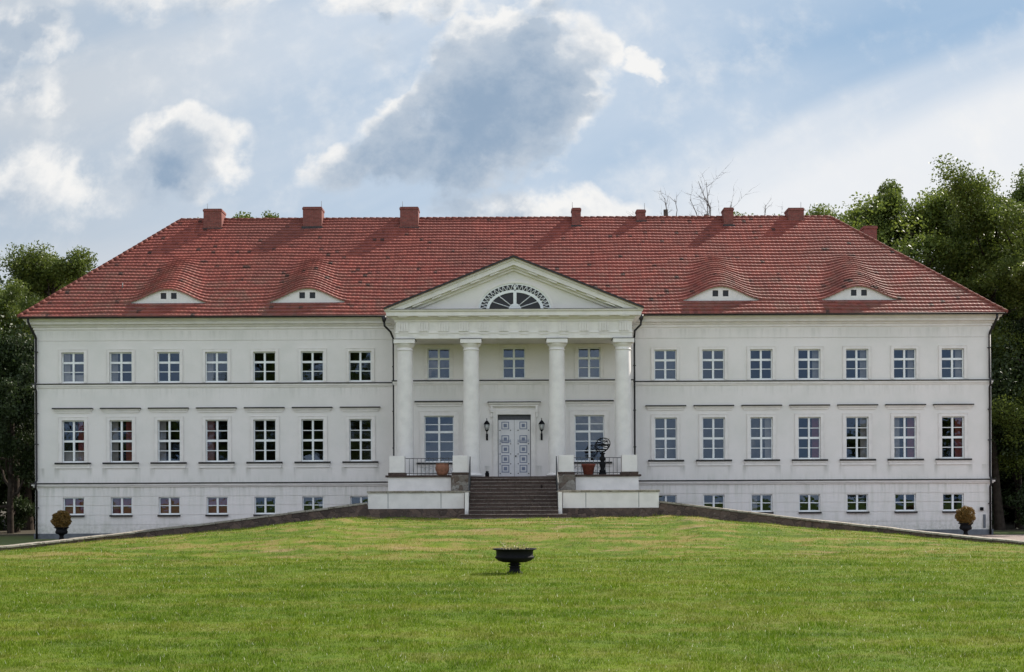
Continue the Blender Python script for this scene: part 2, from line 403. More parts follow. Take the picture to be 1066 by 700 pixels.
def tag(o, label=None, cat=None, group=None, kind=None):
    if label: o['label'] = label
    if cat: o['category'] = cat
    if group: o['group'] = group
    if kind: o['kind'] = kind
    return o
def empty(name, label, cat, loc=(0, 0, 0), group=None):
    o = bpy.data.objects.new(name, None); C.objects.link(o); o.location = loc; o.empty_display_size = .3
    return tag(o, label, cat, group)
def link(name, me, parent, loc=(0, 0, 0)):
    o = bpy.data.objects.new(name, me); C.objects.link(o); o.parent = parent; o.location = loc; return o
def npmesh(name, V, faces_n, idx, mat, var=None, smooth=False):
    me = bpy.data.meshes.new(name); V = np.asarray(V, dtype=np.float32)
    nf = len(idx)//faces_n
    me.vertices.add(len(V)); me.vertices.foreach_set('co', V.ravel())
    me.loops.add(len(idx)); me.loops.foreach_set('vertex_index', np.asarray(idx, dtype=np.int32))
    me.polygons.add(nf); me.polygons.foreach_set('loop_start', np.arange(0, nf*faces_n, faces_n, dtype=np.int32))
    me.polygons.foreach_set('loop_total', np.full(nf, faces_n, dtype=np.int32))
    me.update(calc_edges=True)
    if smooth: me.polygons.foreach_set('use_smooth', np.ones(nf, dtype=bool))
    if var is not None:
        a = me.attributes.new('var', 'FLOAT', 'POINT'); a.data.foreach_set('value', np.asarray(var, dtype=np.float32))
    me.materials.append(mat); return me

# ------------------------------------------------------------------ ground
WALLX = [0, 6.0, 6.7, 13.4, 17.6, 20.4, 26, 32, 60, 700]
WALLY = [59.2, 59.2, 59.2, 57.2, 54.2, 51.2, 45.5, 39, 12, 12]
WALLB = [.87, .87, .98, .37, -.02, -.26, -.34, -.38, -.4, -.4]       # lawn height at the foot of the wall
WALLT = [1.64, 1.64, 1.64, .78, .28, -.04, -.12, -.16, -.2, -.2]
def sm(t): t = np.clip(t, 0, 1); return t*t*(3-2*t)
def wall_y(x): return np.interp(np.abs(x), WALLX, WALLY)
def wall_b(x): return np.interp(np.abs(x), WALLX, WALLB)
def lawn_h(x, y):
    x = np.asarray(x, float); y = np.asarray(y, float)
    wy = wall_y(x); zb = wall_b(x)
    t = sm((y-38.5)/np.maximum(wy-7.5-38.5, 1.5))
    far = np.where(np.abs(x) > 24, 0, 1)
    h = zb*t
    h = h + .05*np.sin(x*.55+y*.4)*np.sin(y*.31+1.3)*sm((y-20)/20) + .045*np.sin(x*1.3+2+np.sin(y*.7))*np.sin(y*1.1+np.sin(x*.5))*sm((y-30)/12) + .025*np.sin(x*3.1+y)*np.sin(y*2.3+1.1*np.sin(x*.9))*sm((y-30)/10)
    return h
def sheet(name, X, Y, Z, mat):
    nr, nc = X.shape
    V = np.stack([X.ravel(), Y.ravel(), Z.ravel()], 1)
    i, j = np.meshgrid(np.arange(nr-1), np.arange(nc-1), indexing='ij'); a = (i*nc+j).ravel()
    idx = np.stack([a, a+1, a+nc+1, a+nc], 1).ravel()
    o = bpy.data.objects.new(name, npmesh(name, V, 4, idx, mat, smooth=True)); C.objects.link(o); o['kind'] = 'structure'; return o
xs = np.unique(np.concatenate([np.arange(-36, 36.01, .5), np.array([-6.7, 6.7, -700, -400, -200, -120, -80, -60, -50, -42, 42, 50, 60, 80, 120, 200, 400, 700])]))
ts = np.concatenate([np.array([-500, -250, -120, -60, -30, -15, -5]), np.linspace(0, 1, 110)])
X, T = np.meshgrid(xs, ts)
WY = wall_y(X)
Y = np.where(T < 0, T, T*(WY+.15))
Z = lawn_h(X, Y)
sheet('lawn', X, Y, Z, M['lawn'])
ts = np.concatenate([np.linspace(0, 1, 30), np.linspace(1, 2, 10)[1:], np.array([3, 6, 15, 40])])
X, T = np.meshgrid(xs, ts)
WY = wall_y(X)+.15
Y = np.where(T <= 1, WY+(68-WY)*T, 68+(T-1)*20)
near = np.minimum(wall_b(X)+.12, .9)
Z = near+(-.2-near)*sm((Y-WY-1.5)/3.5)
Z = np.where(T > 1.5, -.2+(T-1.5)*.25, Z)
sheet('courtyard', X, Y, np.minimum(Z, 4), M['court'])

# grass blades: one mass
def grass():
    rng = np.random.default_rng(3)
    N = 900000
    d0, d1 = 11.0, 59.0
    u = rng.random(N)
    D = 1/(1/d0+(1/d1-1/d0)*u)                     # even on the eye, denser close by
    keep = rng.random(N) < np.clip(.45+.55*sm((D-11)/14), 0, 1)
    D = D[keep]; N = len(D)
    x = (rng.random(N)*2-1)*(.52*D)
    ok = D < wall_y(x)-.2
    ok &= ~((np.abs(x) < 2.5) & (D > 57.6)); x = x[ok]; D = D[ok]; N = len(x)
    z = lawn_h(x, D)
    s = .55+.45*D/14
    clump = (.85+.35*np.sin(x*3.1+np.sin(D*2.3)*2)*np.sin(D*2.7+x))*(.8+.45*np.sin(x*11.3+2*np.sin(D*7.1))*np.sin(D*9.7+1.7*np.sin(x*6.3)))
    hgt = (.028+.03*rng.random(N)**1.5)*np.minimum(s, 1.7)*clump
    hgt = hgt*(1+1.3*np.exp(-np.maximum(wall_y(x)-D-.2, 0)/.25))
    w = .0045*s*(.7+.6*rng.random(N))
    a = rng.random(N)*6.283; lean = (rng.random(N)*.9+.15)*hgt; b = rng.random(N)*6.283
    dx, dy = np.cos(a)*w, np.sin(a)*w
    V = np.empty((N, 3, 3), np.float32)
    V[:, 0] = np.stack([x-dx, D-dy, z-.01], 1); V[:, 1] = np.stack([x+dx, D+dy, z-.01], 1)
    V[:, 2] = np.stack([x+np.cos(b)*lean, D+np.sin(b)*lean, z+hgt], 1)
    var = np.repeat(rng.random(N), 3)
    me = npmesh('grass', V.reshape(-1, 3), 3, np.arange(N*3), M['blade'], var)
    o = bpy.data.objects.new('grass', me); C.objects.link(o)
    tag(o, 'mown green lawn with dry yellow patches on the mound before the manor', 'grass', kind='stuff')
grass()

# ------------------------------------------------------------------ the manor
house = empty('manor_house', 'long white neoclassical manor with columned portico and red tiled roof', 'building', (0, 66.67, 0))
def part(mb, name, mat, parent=None, bevel=0):
    """mesh given in world coordinates, parented to a thing or part"""
    parent = parent or house
    off = Vector((0, 0, 0)); p = parent
    while p is not None: off += p.location; p = p.parent
    mb.v = [(v[0]-off.x, v[1]-off.y, v[2]-off.z) for v in mb.v]
    return mb.build(name, mat, parent, bevel)
YW, YP, PX = 66.67, 65.70, .06
HX = 24.9
def wall_sheet(mb, x0, x1, z0, z1, y, rects, thick=.32):
    """rects: (x0,x1,z0,z1,depth or None for open)"""
    xs = sorted({round(v, 4) for r in rects for v in r[:2] if x0 < v < x1} | {x0, x1})
    zs = sorted({round(v, 4) for r in rects for v in r[2:4] if z0 < v < z1} | {z0, z1})
    nx, nz = len(xs)-1, len(zs)-1
    dep = [[0.0]*nx for _ in range(nz)]; opn = [[False]*nx for _ in range(nz)]
    for r in rects:
        for k in range(nz):
            zc = (zs[k]+zs[k+1])/2
            if not r[2] < zc < r[3]: continue
            for i in range(nx):
                xc = (xs[i]+xs[i+1])/2
                if r[0] < xc < r[1]:
                    if r[4] is None: dep[k][i] = thick; opn[k][i] = True
                    elif not opn[k][i]: dep[k][i] = max(dep[k][i], r[4])
    for k in range(nz):
        for i in range(nx):
            d = dep[k][i]
            if not opn[k][i]:
                mb.quad((xs[i], y+d, zs[k]), (xs[i+1], y+d, zs[k]), (xs[i+1], y+d, zs[k+1]), (xs[i], y+d, zs[k+1]))
            if i+1 < nx and abs(dep[k][i+1]-d) > 1e-6:
                e = dep[k][i+1]; X = xs[i+1]
                mb.quad((X, y+d, zs[k]), (X, y+e, zs[k]), (X, y+e, zs[k+1]), (X, y+d, zs[k+1]))
            if k+1 < nz and abs(dep[k+1][i]-d) > 1e-6:
                e = dep[k+1][i]; Zz = zs[k+1]
                mb.quad((xs[i], y+d, Zz), (xs[i+1], y+d, Zz), (xs[i+1], y+e, Zz), (xs[i], y+e, Zz))
wx = [s*(7.95+2.493*k) for k in range(7) for s in (-1, 1)]
wx.sort()
UP = (7.925, 9.50); MAIN = (3.77, 5.965); BAS = (1.035, 1.95); WW = 1.17
rects = [(-6.0, 6.0, .3, 10.9, None)]
for zg in (10.09, 1.995, 1.52, 1.02, .51): rects.append((-30, 30, zg-.016, zg+.016, .03))
for x in wx:
    rects += [(x-WW/2, x+WW/2, *UP, None), (x-WW/2, x+WW/2, *MAIN, None), (x-.55, x+.55, *BAS, None)]
mb = MB(); wall_sheet(mb, -HX, HX, .075, 11.2, YW, rects)
mb.quad((-HX, YW, .075), (-HX, YW+14.2, .075), (-HX, YW+14.2, 11.2), (-HX, YW, 11.2))
mb.quad((HX, YW, .075), (HX, YW+14.2, .075), (HX, YW+14.2, 11.2), (HX, YW, 11.2))
mb.quad((-HX, YW+14.2, .0), (HX, YW+14.2, .0), (HX, YW+14.2, 11.2), (-HX, YW+14.2, 11.2))
# portico back wall
GWX = (-3.86+PX, 3.86+PX)
prects = [(PX-.85, PX+.85, 2.5, 6.10, None)]
for x in GWX: prects += [(x-.76, x+.76, 3.66, 6.05, None), (x-.58, x+.58, 7.94, 9.52, None)]
prects.append((PX-.58, PX+.58, 7.94, 9.52, None))
wall_sheet(mb, -6.09, 6.09, -.2, 10.9, YP, prects, .3)
mb.quad((-6.09, YP, -.2), (-6.09, YW+.1, -.2), (-6.09, YW+.1, 10.9), (-6.09, YP, 10.9))
mb.quad((6.09, YP, -.2), (6.09, YW+.1, -.2), (6.09, YW+.1, 10.9), (6.09, YP, 10.9))
part(mb, 'wall', M['plaster'])
mb = MB(); mb.box(-HX-.06, HX+.06, YW-.06, YW+14.25, -.6, .075); part(mb, 'plinth', M['plinth'])
# rooms behind the glass
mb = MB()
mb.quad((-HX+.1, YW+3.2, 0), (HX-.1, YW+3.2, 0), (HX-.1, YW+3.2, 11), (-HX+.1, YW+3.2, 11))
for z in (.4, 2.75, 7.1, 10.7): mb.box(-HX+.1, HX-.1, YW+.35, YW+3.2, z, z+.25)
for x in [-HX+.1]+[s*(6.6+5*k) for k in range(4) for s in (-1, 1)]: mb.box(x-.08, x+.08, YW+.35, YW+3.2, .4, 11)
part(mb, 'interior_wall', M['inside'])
# cornices and string courses
Y1 = YW+14.2
mb = MB()
mb.band(-HX, HX, YW, Y1, [(-.3, 10.66), (.0, 10.66), (.05, 10.68), (.05, 10.78), (.13, 10.84), (.13, 10.89), (.30, 10.93), (.32, 11.05), (.40, 11.10), (.44, 11.19), (-.3, 11.19)], cap=False)
part(mb, 'eaves_cornice', M['trim'])
for (nm, zt, zb, out) in (('string_course', 7.84, 7.65, .08), ('basement_cornice', 2.665, 2.485, .14)):
    for (x0, x1, y0, y1) in ((-HX, HX, YW, Y1), (-6.09, 6.09, YP, YW-.02)):
        if y0 == YP and zt < 4: continue
        mb = MB(); mb.band(x0, x1, y0, y1, [(-.02, zb), (out*.5, zb), (out*.6, zb+.05), (out, zb+.08), (out, zt-.02), (-.02, zt-.02)], cap=False)
        o = part(mb, nm, M['trim'])
        m2 = MB(); m2.band(x0, x1, y0, y1, [(-.02, zt-.018), (out+.04, zt-.018), (out+.04, zt+.035), (-.02, zt+.05)], cap=False)
        part(m2, 'lead_capping', M['lead'], o)

# ---- windows
def frame_mesh(w, h, cols, rows, transom):
    """rows: list of row heights fractions bottom->top; transom index after which a thick bar sits"""
    mb = MB(); f = .055
    mb.box(-w/2, -w/2+f, -.03, .04, 0, h); mb.box(w/2-f, w/2, -.03, .04, 0, h)
    mb.box(-w/2+f, w/2-f, -.03, .04, 0, f+.02); mb.box(-w/2+f, w/2-f, -.03, .04, h-f, h)
    mb.box(-.05, .05, -.045, .03, f+.02, h-f)
    tot = sum(rows); z = f+.02; H = h-2*f-.02
    for i, r in enumerate(rows[:-1]):
        z += H*r/tot; t = .055 if i == transom else .02
        for s in (-1, 1):
            a, b = (.05, w/2-f) if s > 0 else (-w/2+f, -.05)
            mb.box(a, b, -.035 if i == transom else -.02, .028, z-t, z+t)
    return mb.mesh('window_frame', M['frame'])
def pane_mesh(w, h):
    mb = MB(); mb.quad((-w/2+.05, .012, .05), (w/2-.05, .012, .05), (w/2-.05, .012, h-.05), (-w/2+.05, .012, h-.05)); return mb.mesh('pane', M['glass'])
def surround_mesh(w, h, bw, bottom=True, dp=.03):
    mb = MB()
    mb.box(-w/2-bw, -w/2, -dp, 0.01, -.0, h+bw); mb.box(w/2, w/2+bw, -dp, 0.01, -.0, h+bw); mb.box(-w/2, w/2, -dp, 0.01, h, h+bw)
    # small outer bead
    mb.box(-w/2-bw-.02, -w/2-bw, -dp-.02, 0.01, 0, h+bw+.02); mb.box(w/2+bw, w/2+bw+.02, -dp-.02, 0.01, 0, h+bw+.02); mb.box(-w/2-bw, w/2+bw, -dp-.02, 0.01, h+bw, h+bw+.02)
    return mb.mesh('surround', M['trim'])
def hood_meshes(w, z0, z1):
    a = MB(); h = z1-z0
    a.band(-w/2+.1, w/2-.1, -.02, 0, [(0, z0), (.02, z0), (.03, z0+h*.35), (.07, z0+h*.5), (.08, z0+h*.75), (.10, z1-.03), (0, z1-.03)])
    b = MB(); b.box(-w/2-.03, w/2+.03, -.17, 0, z1-.03, z1+.03)
    return a.mesh('hood', M['trim']), b.mesh('hood_capping', M['lead'])
def sill_meshes(w, z0, z1):
    a = MB(); a.box(-w/2+.06, w/2-.06, -.06, 0.0, z0, z0+(z1-z0)*.45); a.box(-w/2+.02, w/2-.02, -.10, 0, z0+(z1-z0)*.45, z1-.09)
    b = MB(); b.box(-w/2, w/2, -.15, .02, z1-.09, z1)
    return a.mesh('sill', M['trim']), b.mesh('sill_capping', M['lead'])
def curtain_mesh(w, h, side, wide, mat):
    mb = MB(); n = 14; a = -w/2+.05 if side < 0 else w/2-.05-wide
    for i in range(n):
        x0 = a+wide*i/n; x1 = a+wide*(i+1)/n
        mb.quad((x0, .12+.03*(i % 2), .05), (x1, .12+.03*((i+1) % 2), .05), (x1, .12+.03*((i+1) % 2), h-.05), (x0, .12+.03*(i % 2), h-.05), True)
    return mb.mesh('curtain', mat)
def blind_mesh(w, h, frac, mat):
    mb = MB(); mb.quad((-w/2+.04, .13, .02), (w/2-.04, .13, .02), (w/2-.04, .13, h*frac), (-w/2+.04, .13, h*frac)); return mb.mesh('blind', mat)
kinds = {}
def kind(key, w, z0, z1, rows, tr, bw, hood=None, sill=None, sur=True):
    h = z1-z0
    k = dict(w=w, h=h, z0=z0, frame=frame_mesh(w, h, 2, rows, tr), pane=pane_mesh(w, h))
    if sur: k['surround'] = surround_mesh(w, h, bw)
    if hood: k['hood'], k['hood_capping'] = hood_meshes(hood[0], hood[1]-z0, hood[2]-z0)
    if sill: k['sill'], k['sill_capping'] = sill_meshes(sill[0], sill[1]-z0, sill[2]-z0)
    for sd in (-1, 1):
        k['curt%d' % sd] = curtain_mesh(w, h, sd, w*.27, M['curtain']); k['red%d' % sd] = curtain_mesh(w, h, sd, w*.30, M['redcurtain'])
    k['blind'] = blind_mesh(w, h, .27, M['curtain']); k['redblind'] = blind_mesh(w, h, .92, M['redcurtain'])
    kinds[key] = k
kind('up', WW, *UP, [1, 1, 1], 1, .14)
kind('main', WW, *MAIN, [1, 1, 1, 1], 1, .16, (2.04, 6.35, 6.575), (1.86, 3.46, 3.765))
kind('bas', 1.10, *BAS, [1, 1], 9, .1, None, (1.16, .93, 1.03), False)
kind('pup', 1.16, 7.94, 9.52, [1, 1, 1], 1, .15)
kind('pmain', 1.52, 3.66, 6.05, [1.15, 1.15, 1.15, .9, .9], 2, .24, (2.42, 6.53, 6.78), (2.3, 3.44, 3.655))
rw = random.Random(5)
def window(key, x, y, deco=()):
    k = kinds[key]
    o = link('window', k['frame'], house, (x, y+.15-YW, k['z0']))
    link('pane', k['pane'], o)
    for nm in ('surround', 'hood', 'hood_capping', 'sill', 'sill_capping'):
        if nm in k: link(nm, k[nm], o, (0, -.15, 0))
    for d in deco: link('blind' if 'blind' in d else 'curtain', k[d], o)
for i, x in enumerate(wx):
    left = i < 7
    window('up', x, YW, ['curt-1', 'blind'] if i == 0 else (['curt-1'] if i in (3, 1) else (['curt1'] if i in (10, 11, 12, 13) else [])))
    window('main', x, YW, {0: ['blind', 'red1'], 1: ['curt-1', 'red1'], 2: ['curt-1'], 3: ['curt-1', 'red-1'], 9: ['curt1'], 10: ['red1'], 11: ['curt1'], 12: ['red1', 'curt-1'], 13: ['red1']}.get(i, []))
    window('bas', x, YW, {0: ['redblind'], 1: ['curt-1', 'redblind'], 2: ['redblind'], 3: ['redblind'], 9: ['curt-1']}.get(i, []))
for x in GWX: window('pup', x, YP); window('pmain', x, YP)
window('pup', PX, YP)
# ornamental grille under the two tall portico windows
for x in GWX:
    mb = MB()
    for k in range(6):
        cx = x-.75+.3*k
        mb.tube([(cx+.12*math.cos(a), YP-.05, 3.27+.12*math.sin(a)) for a in [R(20*q) for q in range(19)]], .018, 5, False)
    mb.box(x-.95, x+.95, YP-.07, YP-.03, 3.10, 3.13)
    part(mb, 'ornamental_grille', M['frame'])

# ---- door
door = empty('door', None, None); door.parent = house; door.location = (PX, YP-YW+.14, 2.91)
def dpart(mb, name, mat, bevel=0): return mb.build(name, mat, door, bevel)
for s in (-1, 1):
    mb = MB()
    a, b = (0.006, .82) if s > 0 else (-.82, -.006)
    mb.box(a, b, 0, .06, 0.01, 2.92)
    leaf = dpart(mb, 'door_leaf', M['door'])
    ms = MB()
    cx = s*.463
    for py in (443, 457.2, 467.7, 478, 488):
        z = WZ(py, YP)-2.91; mo = MB()
        for (r0, r1) in ((.195, .155),):
            mo.box(cx-r0, cx+r0, -.012, 0, z+r1, z+r0); mo.box(cx-r0, cx+r0, -.012, 0, z-r0, z-r1)
            mo.box(cx-r0, cx-r1, -.012, 0, z-r1, z+r1); mo.box(cx+r1, cx+r0, -.012, 0, z-r1, z+r1)
        mo.box(cx-.085, cx+.085, -.016, 0, z-.085, z+.085); mo.build('painted_panel', M['doorblue'], leaf)
        for sx in (-1, 1):
            ms.lathe(cx+sx*.27, -.012, [(.001, z-.268), (.026, z-.262), (.026, z-.228), (.001, z-.222)], 8)
    mo = MB()
    for zz in (1.80, 1.88): mo.box(cx-.26, cx+.26, -.01, 0, zz-.008, zz+.008)
    for q in range(9): mo.box(cx-.24+.06*q-.008, cx-.24+.06*q+.008, -.009, 0, 1.808, 1.872)
    for sx in (-1, 1): mo.box(cx+sx*.28-.008, cx+sx*.28+.008, -.01, 0, 1.75, 1.93)
    a = mo.build('meander_strip', M['doorblue'], leaf); b = ms.build('stud', M['iron'], leaf)
    if s > 0:
        mh = MB(); mh.lathe(.07, -.05, [(.001, 1.02), (.03, 1.03), (.035, 1.06), (.03, 1.09), (.001, 1.10)], 10); mh.build('handle', M['iron'], leaf)
mb = MB(); mb.box(-.84, .84, .02, .07, 2.93, 3.19)
for q in range(20): mb.box(-.82+.085*q, -.82+.085*q+.03, -.01, .02, 2.96, 3.15)
mb.box(-.84, .84, -.015, .02, 3.15, 3.18); mb.box(-.84, .84, -.015, .02, 2.93, 2.96)
dpart(mb, 'transom_fretwork', M['doordark'])
mb = MB()
for s in (-1, 1):
    mb.box(min(s*.85, s*1.06), max(s*.85, s*1.06), -.20, -.13, 0, 3.40)
    mb.box(min(s*1.06, s*1.09), max(s*1.06, s*1.09), -.22, -.13, 0, 3.42)
mb.box(-.85, .85, -.20, -.13, 3.19, 3.40)
dpart(mb, 'surround', M['trim'])
mb = MB(); mb.band(-1.20, 1.20, -.24, -.13, [(0, 3.60), (.03, 3.60), (.04, 3.68), (.10, 3.72), (.12, 3.80), (0, 3.80)])
for s in (-1, 1):
    mb.box(s*1.15-.06, s*1.15+.06, -.30, -.13, 3.30, 3.60); mb.box(s*1.15-.045, s*1.15+.045, -.24, -.13, 3.05, 3.30)
dpart(mb, 'hood', M['trim'])
mb = MB(); mb.box(-1.36, 1.36, -.40, -.13, 3.803, 3.84); dpart(mb, 'hood_capping', M['lead'])
mb = MB(); mb.box(-.9, .9, -.12, .3, -.03, .012); dpart(mb, 'threshold', M['step'])
# ---- wall lanterns
for s in (-1, 1):
    lx = PX+s*1.40; ly = YP-.32
    L = empty('wall_lantern', None, None); L.parent = house; L.location = (lx, ly-YW, 4.9)
    mb = MB(); mb.lathe(0, 0, [(.012, 1.0), (.02, .95), (.012, .9), (.05, .86), (.10, .80), (.16, .70), (.165, .68), (.10, .68)], 12); mb.lathe(0, 0, [(.02, .30), (.05, .34), (.085, .38), (.085, .40), (.02, .40)], 12)
    for q in range(6):
        a = q*math.pi/3; mb.tube([(.085*math.cos(a), .085*math.sin(a), .39), (.14*math.cos(a), .14*math.sin(a), .69)], .009, 4)
    mb.build('lantern_body', M['iron'], L)
    mb = MB(); mb.lathe(0, 0, [(.075, .40), (.128, .68)], 12); mb.build('lantern_glass', M['lampglass'], L)
    mb = MB(); mb.tube([(0, 0, .31), (0, .02, .2), (0, .10, .10), (0, .2, .02), (0, .30, .0)], [.03, .028, .025, .025, .025], 8)
    mb.box(-.05, .05, .28, .315, -.12, .22); mb.tube([(0, .29, .1), (0, .14, .28), (0, .02, .26)], .014, 6)
    mb.build('bracket', M['iron'], L)

# ---- columns
for cx in (-5.42, -2.13, 2.13, 5.42):
    x = cx+PX; y = 63.70
    co = empty('column', None, None); co.parent = house; co.location = (x, y-YW, 2.91)
    H = 6.57
    mb = MB(); prof = [(.43-.055*(t**1.6), .12+t*(H-.46)) for t in [i/14 for i in range(15)]]
    mb.lathe(0, 0, prof, 32, False); mb.build('shaft', M['trim'], co)
    mb = MB(); mb.lathe(0, 0, [(.54, 0), (.56, .02), (.56, .06), (.53, .09), (.46, .11), (.435, .15)], 32); mb.build('base', M['trim'], co)
    zt = H-.34
    mb = MB(); mb.lathe(0, 0, [(.37, zt), (.41, zt+.01), (.42, zt+.04), (.40, zt+.06), (.375, zt+.07), (.375, zt+.16), (.41, zt+.19), (.46, zt+.25), (.485, zt+.31), (.485, zt+.34)], 32)
    mb.box(-.52, .52, -.52, .52, H, H+.20); mb.build('capital', M['trim'], co)
    mb = MB(); mb.box(-.545, .545, -.545, .545, H+.202, H+.225); mb.build('lead_capping', M['lead'], co)
# ---- entablature
ZA = 9.71
ex0, ex1 = PX-5.84, PX+5.84; ey = 63.26
mb = MB()
mb.band(ex0, ex1, ey, YW+.3, [(0, ZA), (0, ZA+.25), (.03, ZA+.26), (.03, ZA+.32), (0, ZA+.33), (0, 10.52), (.04, 10.55), (.06, 10.62), (.16, 10.68), (.20, 10.74), (.42, 10.78), (.43, 10.96), (.50, 11.0), (.54, 11.07), (-.3, 11.07)])
# frieze tablets and drops, front and sides
for k in range(12):
    cx = PX-5.45+k*(10.9/11)
    mb.box(cx-.24, cx+.24, ey-.04, ey, 10.04, 10.51)
    for q in range(4): mb.box(cx-.235+.125*q, cx-.155+.125*q, ey-.085, ey-.04, 10.05, 10.50)
    mb.box(cx-.22, cx+.22, ey-.035, ey, 9.90, 9.935)
    mb.box(cx-.24, cx+.24, ey-.36, ey-.19, 10.725, 10.765)
part(mb, 'entablature', M['trim'])
# ---- pediment
ax, az = PX, 13.60; hw = 6.36; zb = 11.07
sl = (az-zb)/hw
def chev(mb, y0, y1, top_off, bot_off, x_in=0):
    """raking member between vertical offsets below the outer line"""
    for s in (-1, 1):
        def pt(x, off): return (ax+s*x, az-sl*x-off)
        xa = min(hw, (az-top_off-zb)/sl); xb = (az-bot_off-zb)/sl
        P = [pt(0, top_off), pt(xa, top_off), pt(xb, bot_off), pt(0, bot_off)]
        n = len(mb.v)
        mb.v += [(p[0], y0, p[1]) for p in P]+[(p[0], y1, p[1]) for p in P]
        for f in ((0, 1, 2, 3), (7, 6, 5, 4), (0, 4, 5, 1), (1, 5, 6, 2), (2, 6, 7, 3), (3, 7, 4, 0)): mb.f.append(tuple(n+i for i in f)); mb.s.append(False)
mb = MB()
chev(mb, 62.72, 63.30, .0, .10); chev(mb, 62.80, 63.30, .102, .34); chev(mb, 62.98, 63.30, .342, .44); chev(mb, 63.12, 63.30, .442, .56)
for s in (-1, 1):
    for k in range(1, 6):
        x = k*.95; z = az-sl*x-.40; n = len(mb.v)
        for yy in (62.86, 62.98):
            mb.v += [(ax+s*(x-.22), yy, z+sl*.22+.05), (ax+s*(x+.22), yy, z-sl*.22+.05), (ax+s*(x+.22), yy, z-sl*.22-.03), (ax+s*(x-.22), yy, z+sl*.22-.03)]
        for f in ((0, 1, 2, 3), (7, 6, 5, 4), (0, 4, 5, 1), (1, 5, 6, 2), (2, 6, 7, 3), (3, 7, 4, 0)): mb.f.append(tuple(n+i for i in f)); mb.s.append(False)
part(mb, 'pediment_cornice', M['trim'])
mb = MB(); mb.poly([(ax-hw, 63.27, zb), (ax+hw, 63.27, zb), (ax, 63.27, az-.05)]); part(mb, 'tympanum', M['plaster'])
mb = MB(); chev(mb, 62.60, 70.0, -.07, -.003); part(mb, 'pediment_roof', M['ridge'])
mb = MB(); chev(mb, 62.56, 62.60, -.09, .0); part(mb, 'verge_flashing', M['lead'])
mb = MB(); mb.box(ax-hw+.1, ax+hw-.1, 62.74, 63.2, 11.072, 11.10); part(mb, 'cornice_capping', M['lead'])
# ---- fanlight
fan = empty('fanlight', None, None); fan.parent = house; fan.location = (PX+.06, 63.27-YW, 11.10); fan.scale = (1.06, 1, 1.08)
def ell(a, b, y, n=48): return [(a*math.cos(math.pi*i/n), y, b*math.sin(math.pi*i/n)) for i in range(n+1)]
def ring(mb, a0, b0, a1, b1, y0, y1):
    P = [ell(a0, b0, y1), ell(a0, b0, y0), ell(a1, b1, y0), ell(a1, b1, y1)]
    mb.rings(P, closed=False, cap=False, sm=False)
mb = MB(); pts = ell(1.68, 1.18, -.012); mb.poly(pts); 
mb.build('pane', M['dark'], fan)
mb = MB()
ring(mb, 1.80, 1.32, 1.70, 1.22, -.10, 0); part_o = mb.build('arch_moulding', M['trim'], fan)
mb = MB()
ring(mb, 1.70, 1.22, 1.62, 1.15, -.06, 0); ring(mb, 1.34, .92, 1.20, .80, -.06, 0)
N = 22
for i in range(N):
    for (fa, fb) in (((i)/N, (i+.5)/N), ((i+1)/N, (i+.5)/N)):
        a = math.pi*fa; b = math.pi*fb
        mb.tube([(1.32*math.cos(a), -.035, .90*math.sin(a)), (1.64*math.cos(b), -.035, 1.165*math.sin(b))], .017, 4)
for deg in (28, 52, 128, 152):
    a = R(deg); mb.tube([(.2*math.cos(a), -.035, .2*math.sin(a)), (1.24*math.cos(a), -.035, .84*math.sin(a))], .022, 4)
mb.box(-.075, .075, -.07, 0, 0, .84); mb.box(-.03, .03, -.06, 0, .86, 1.2); mb.box(-1.66, 1.66, -.06, 0, 0, .06)
mb.poly([(.30*math.cos(math.pi*i/16), -.045, .30*math.sin(math.pi*i/16)) for i in range(17)])
mb.build('glazing_bars', M['frame'], fan)

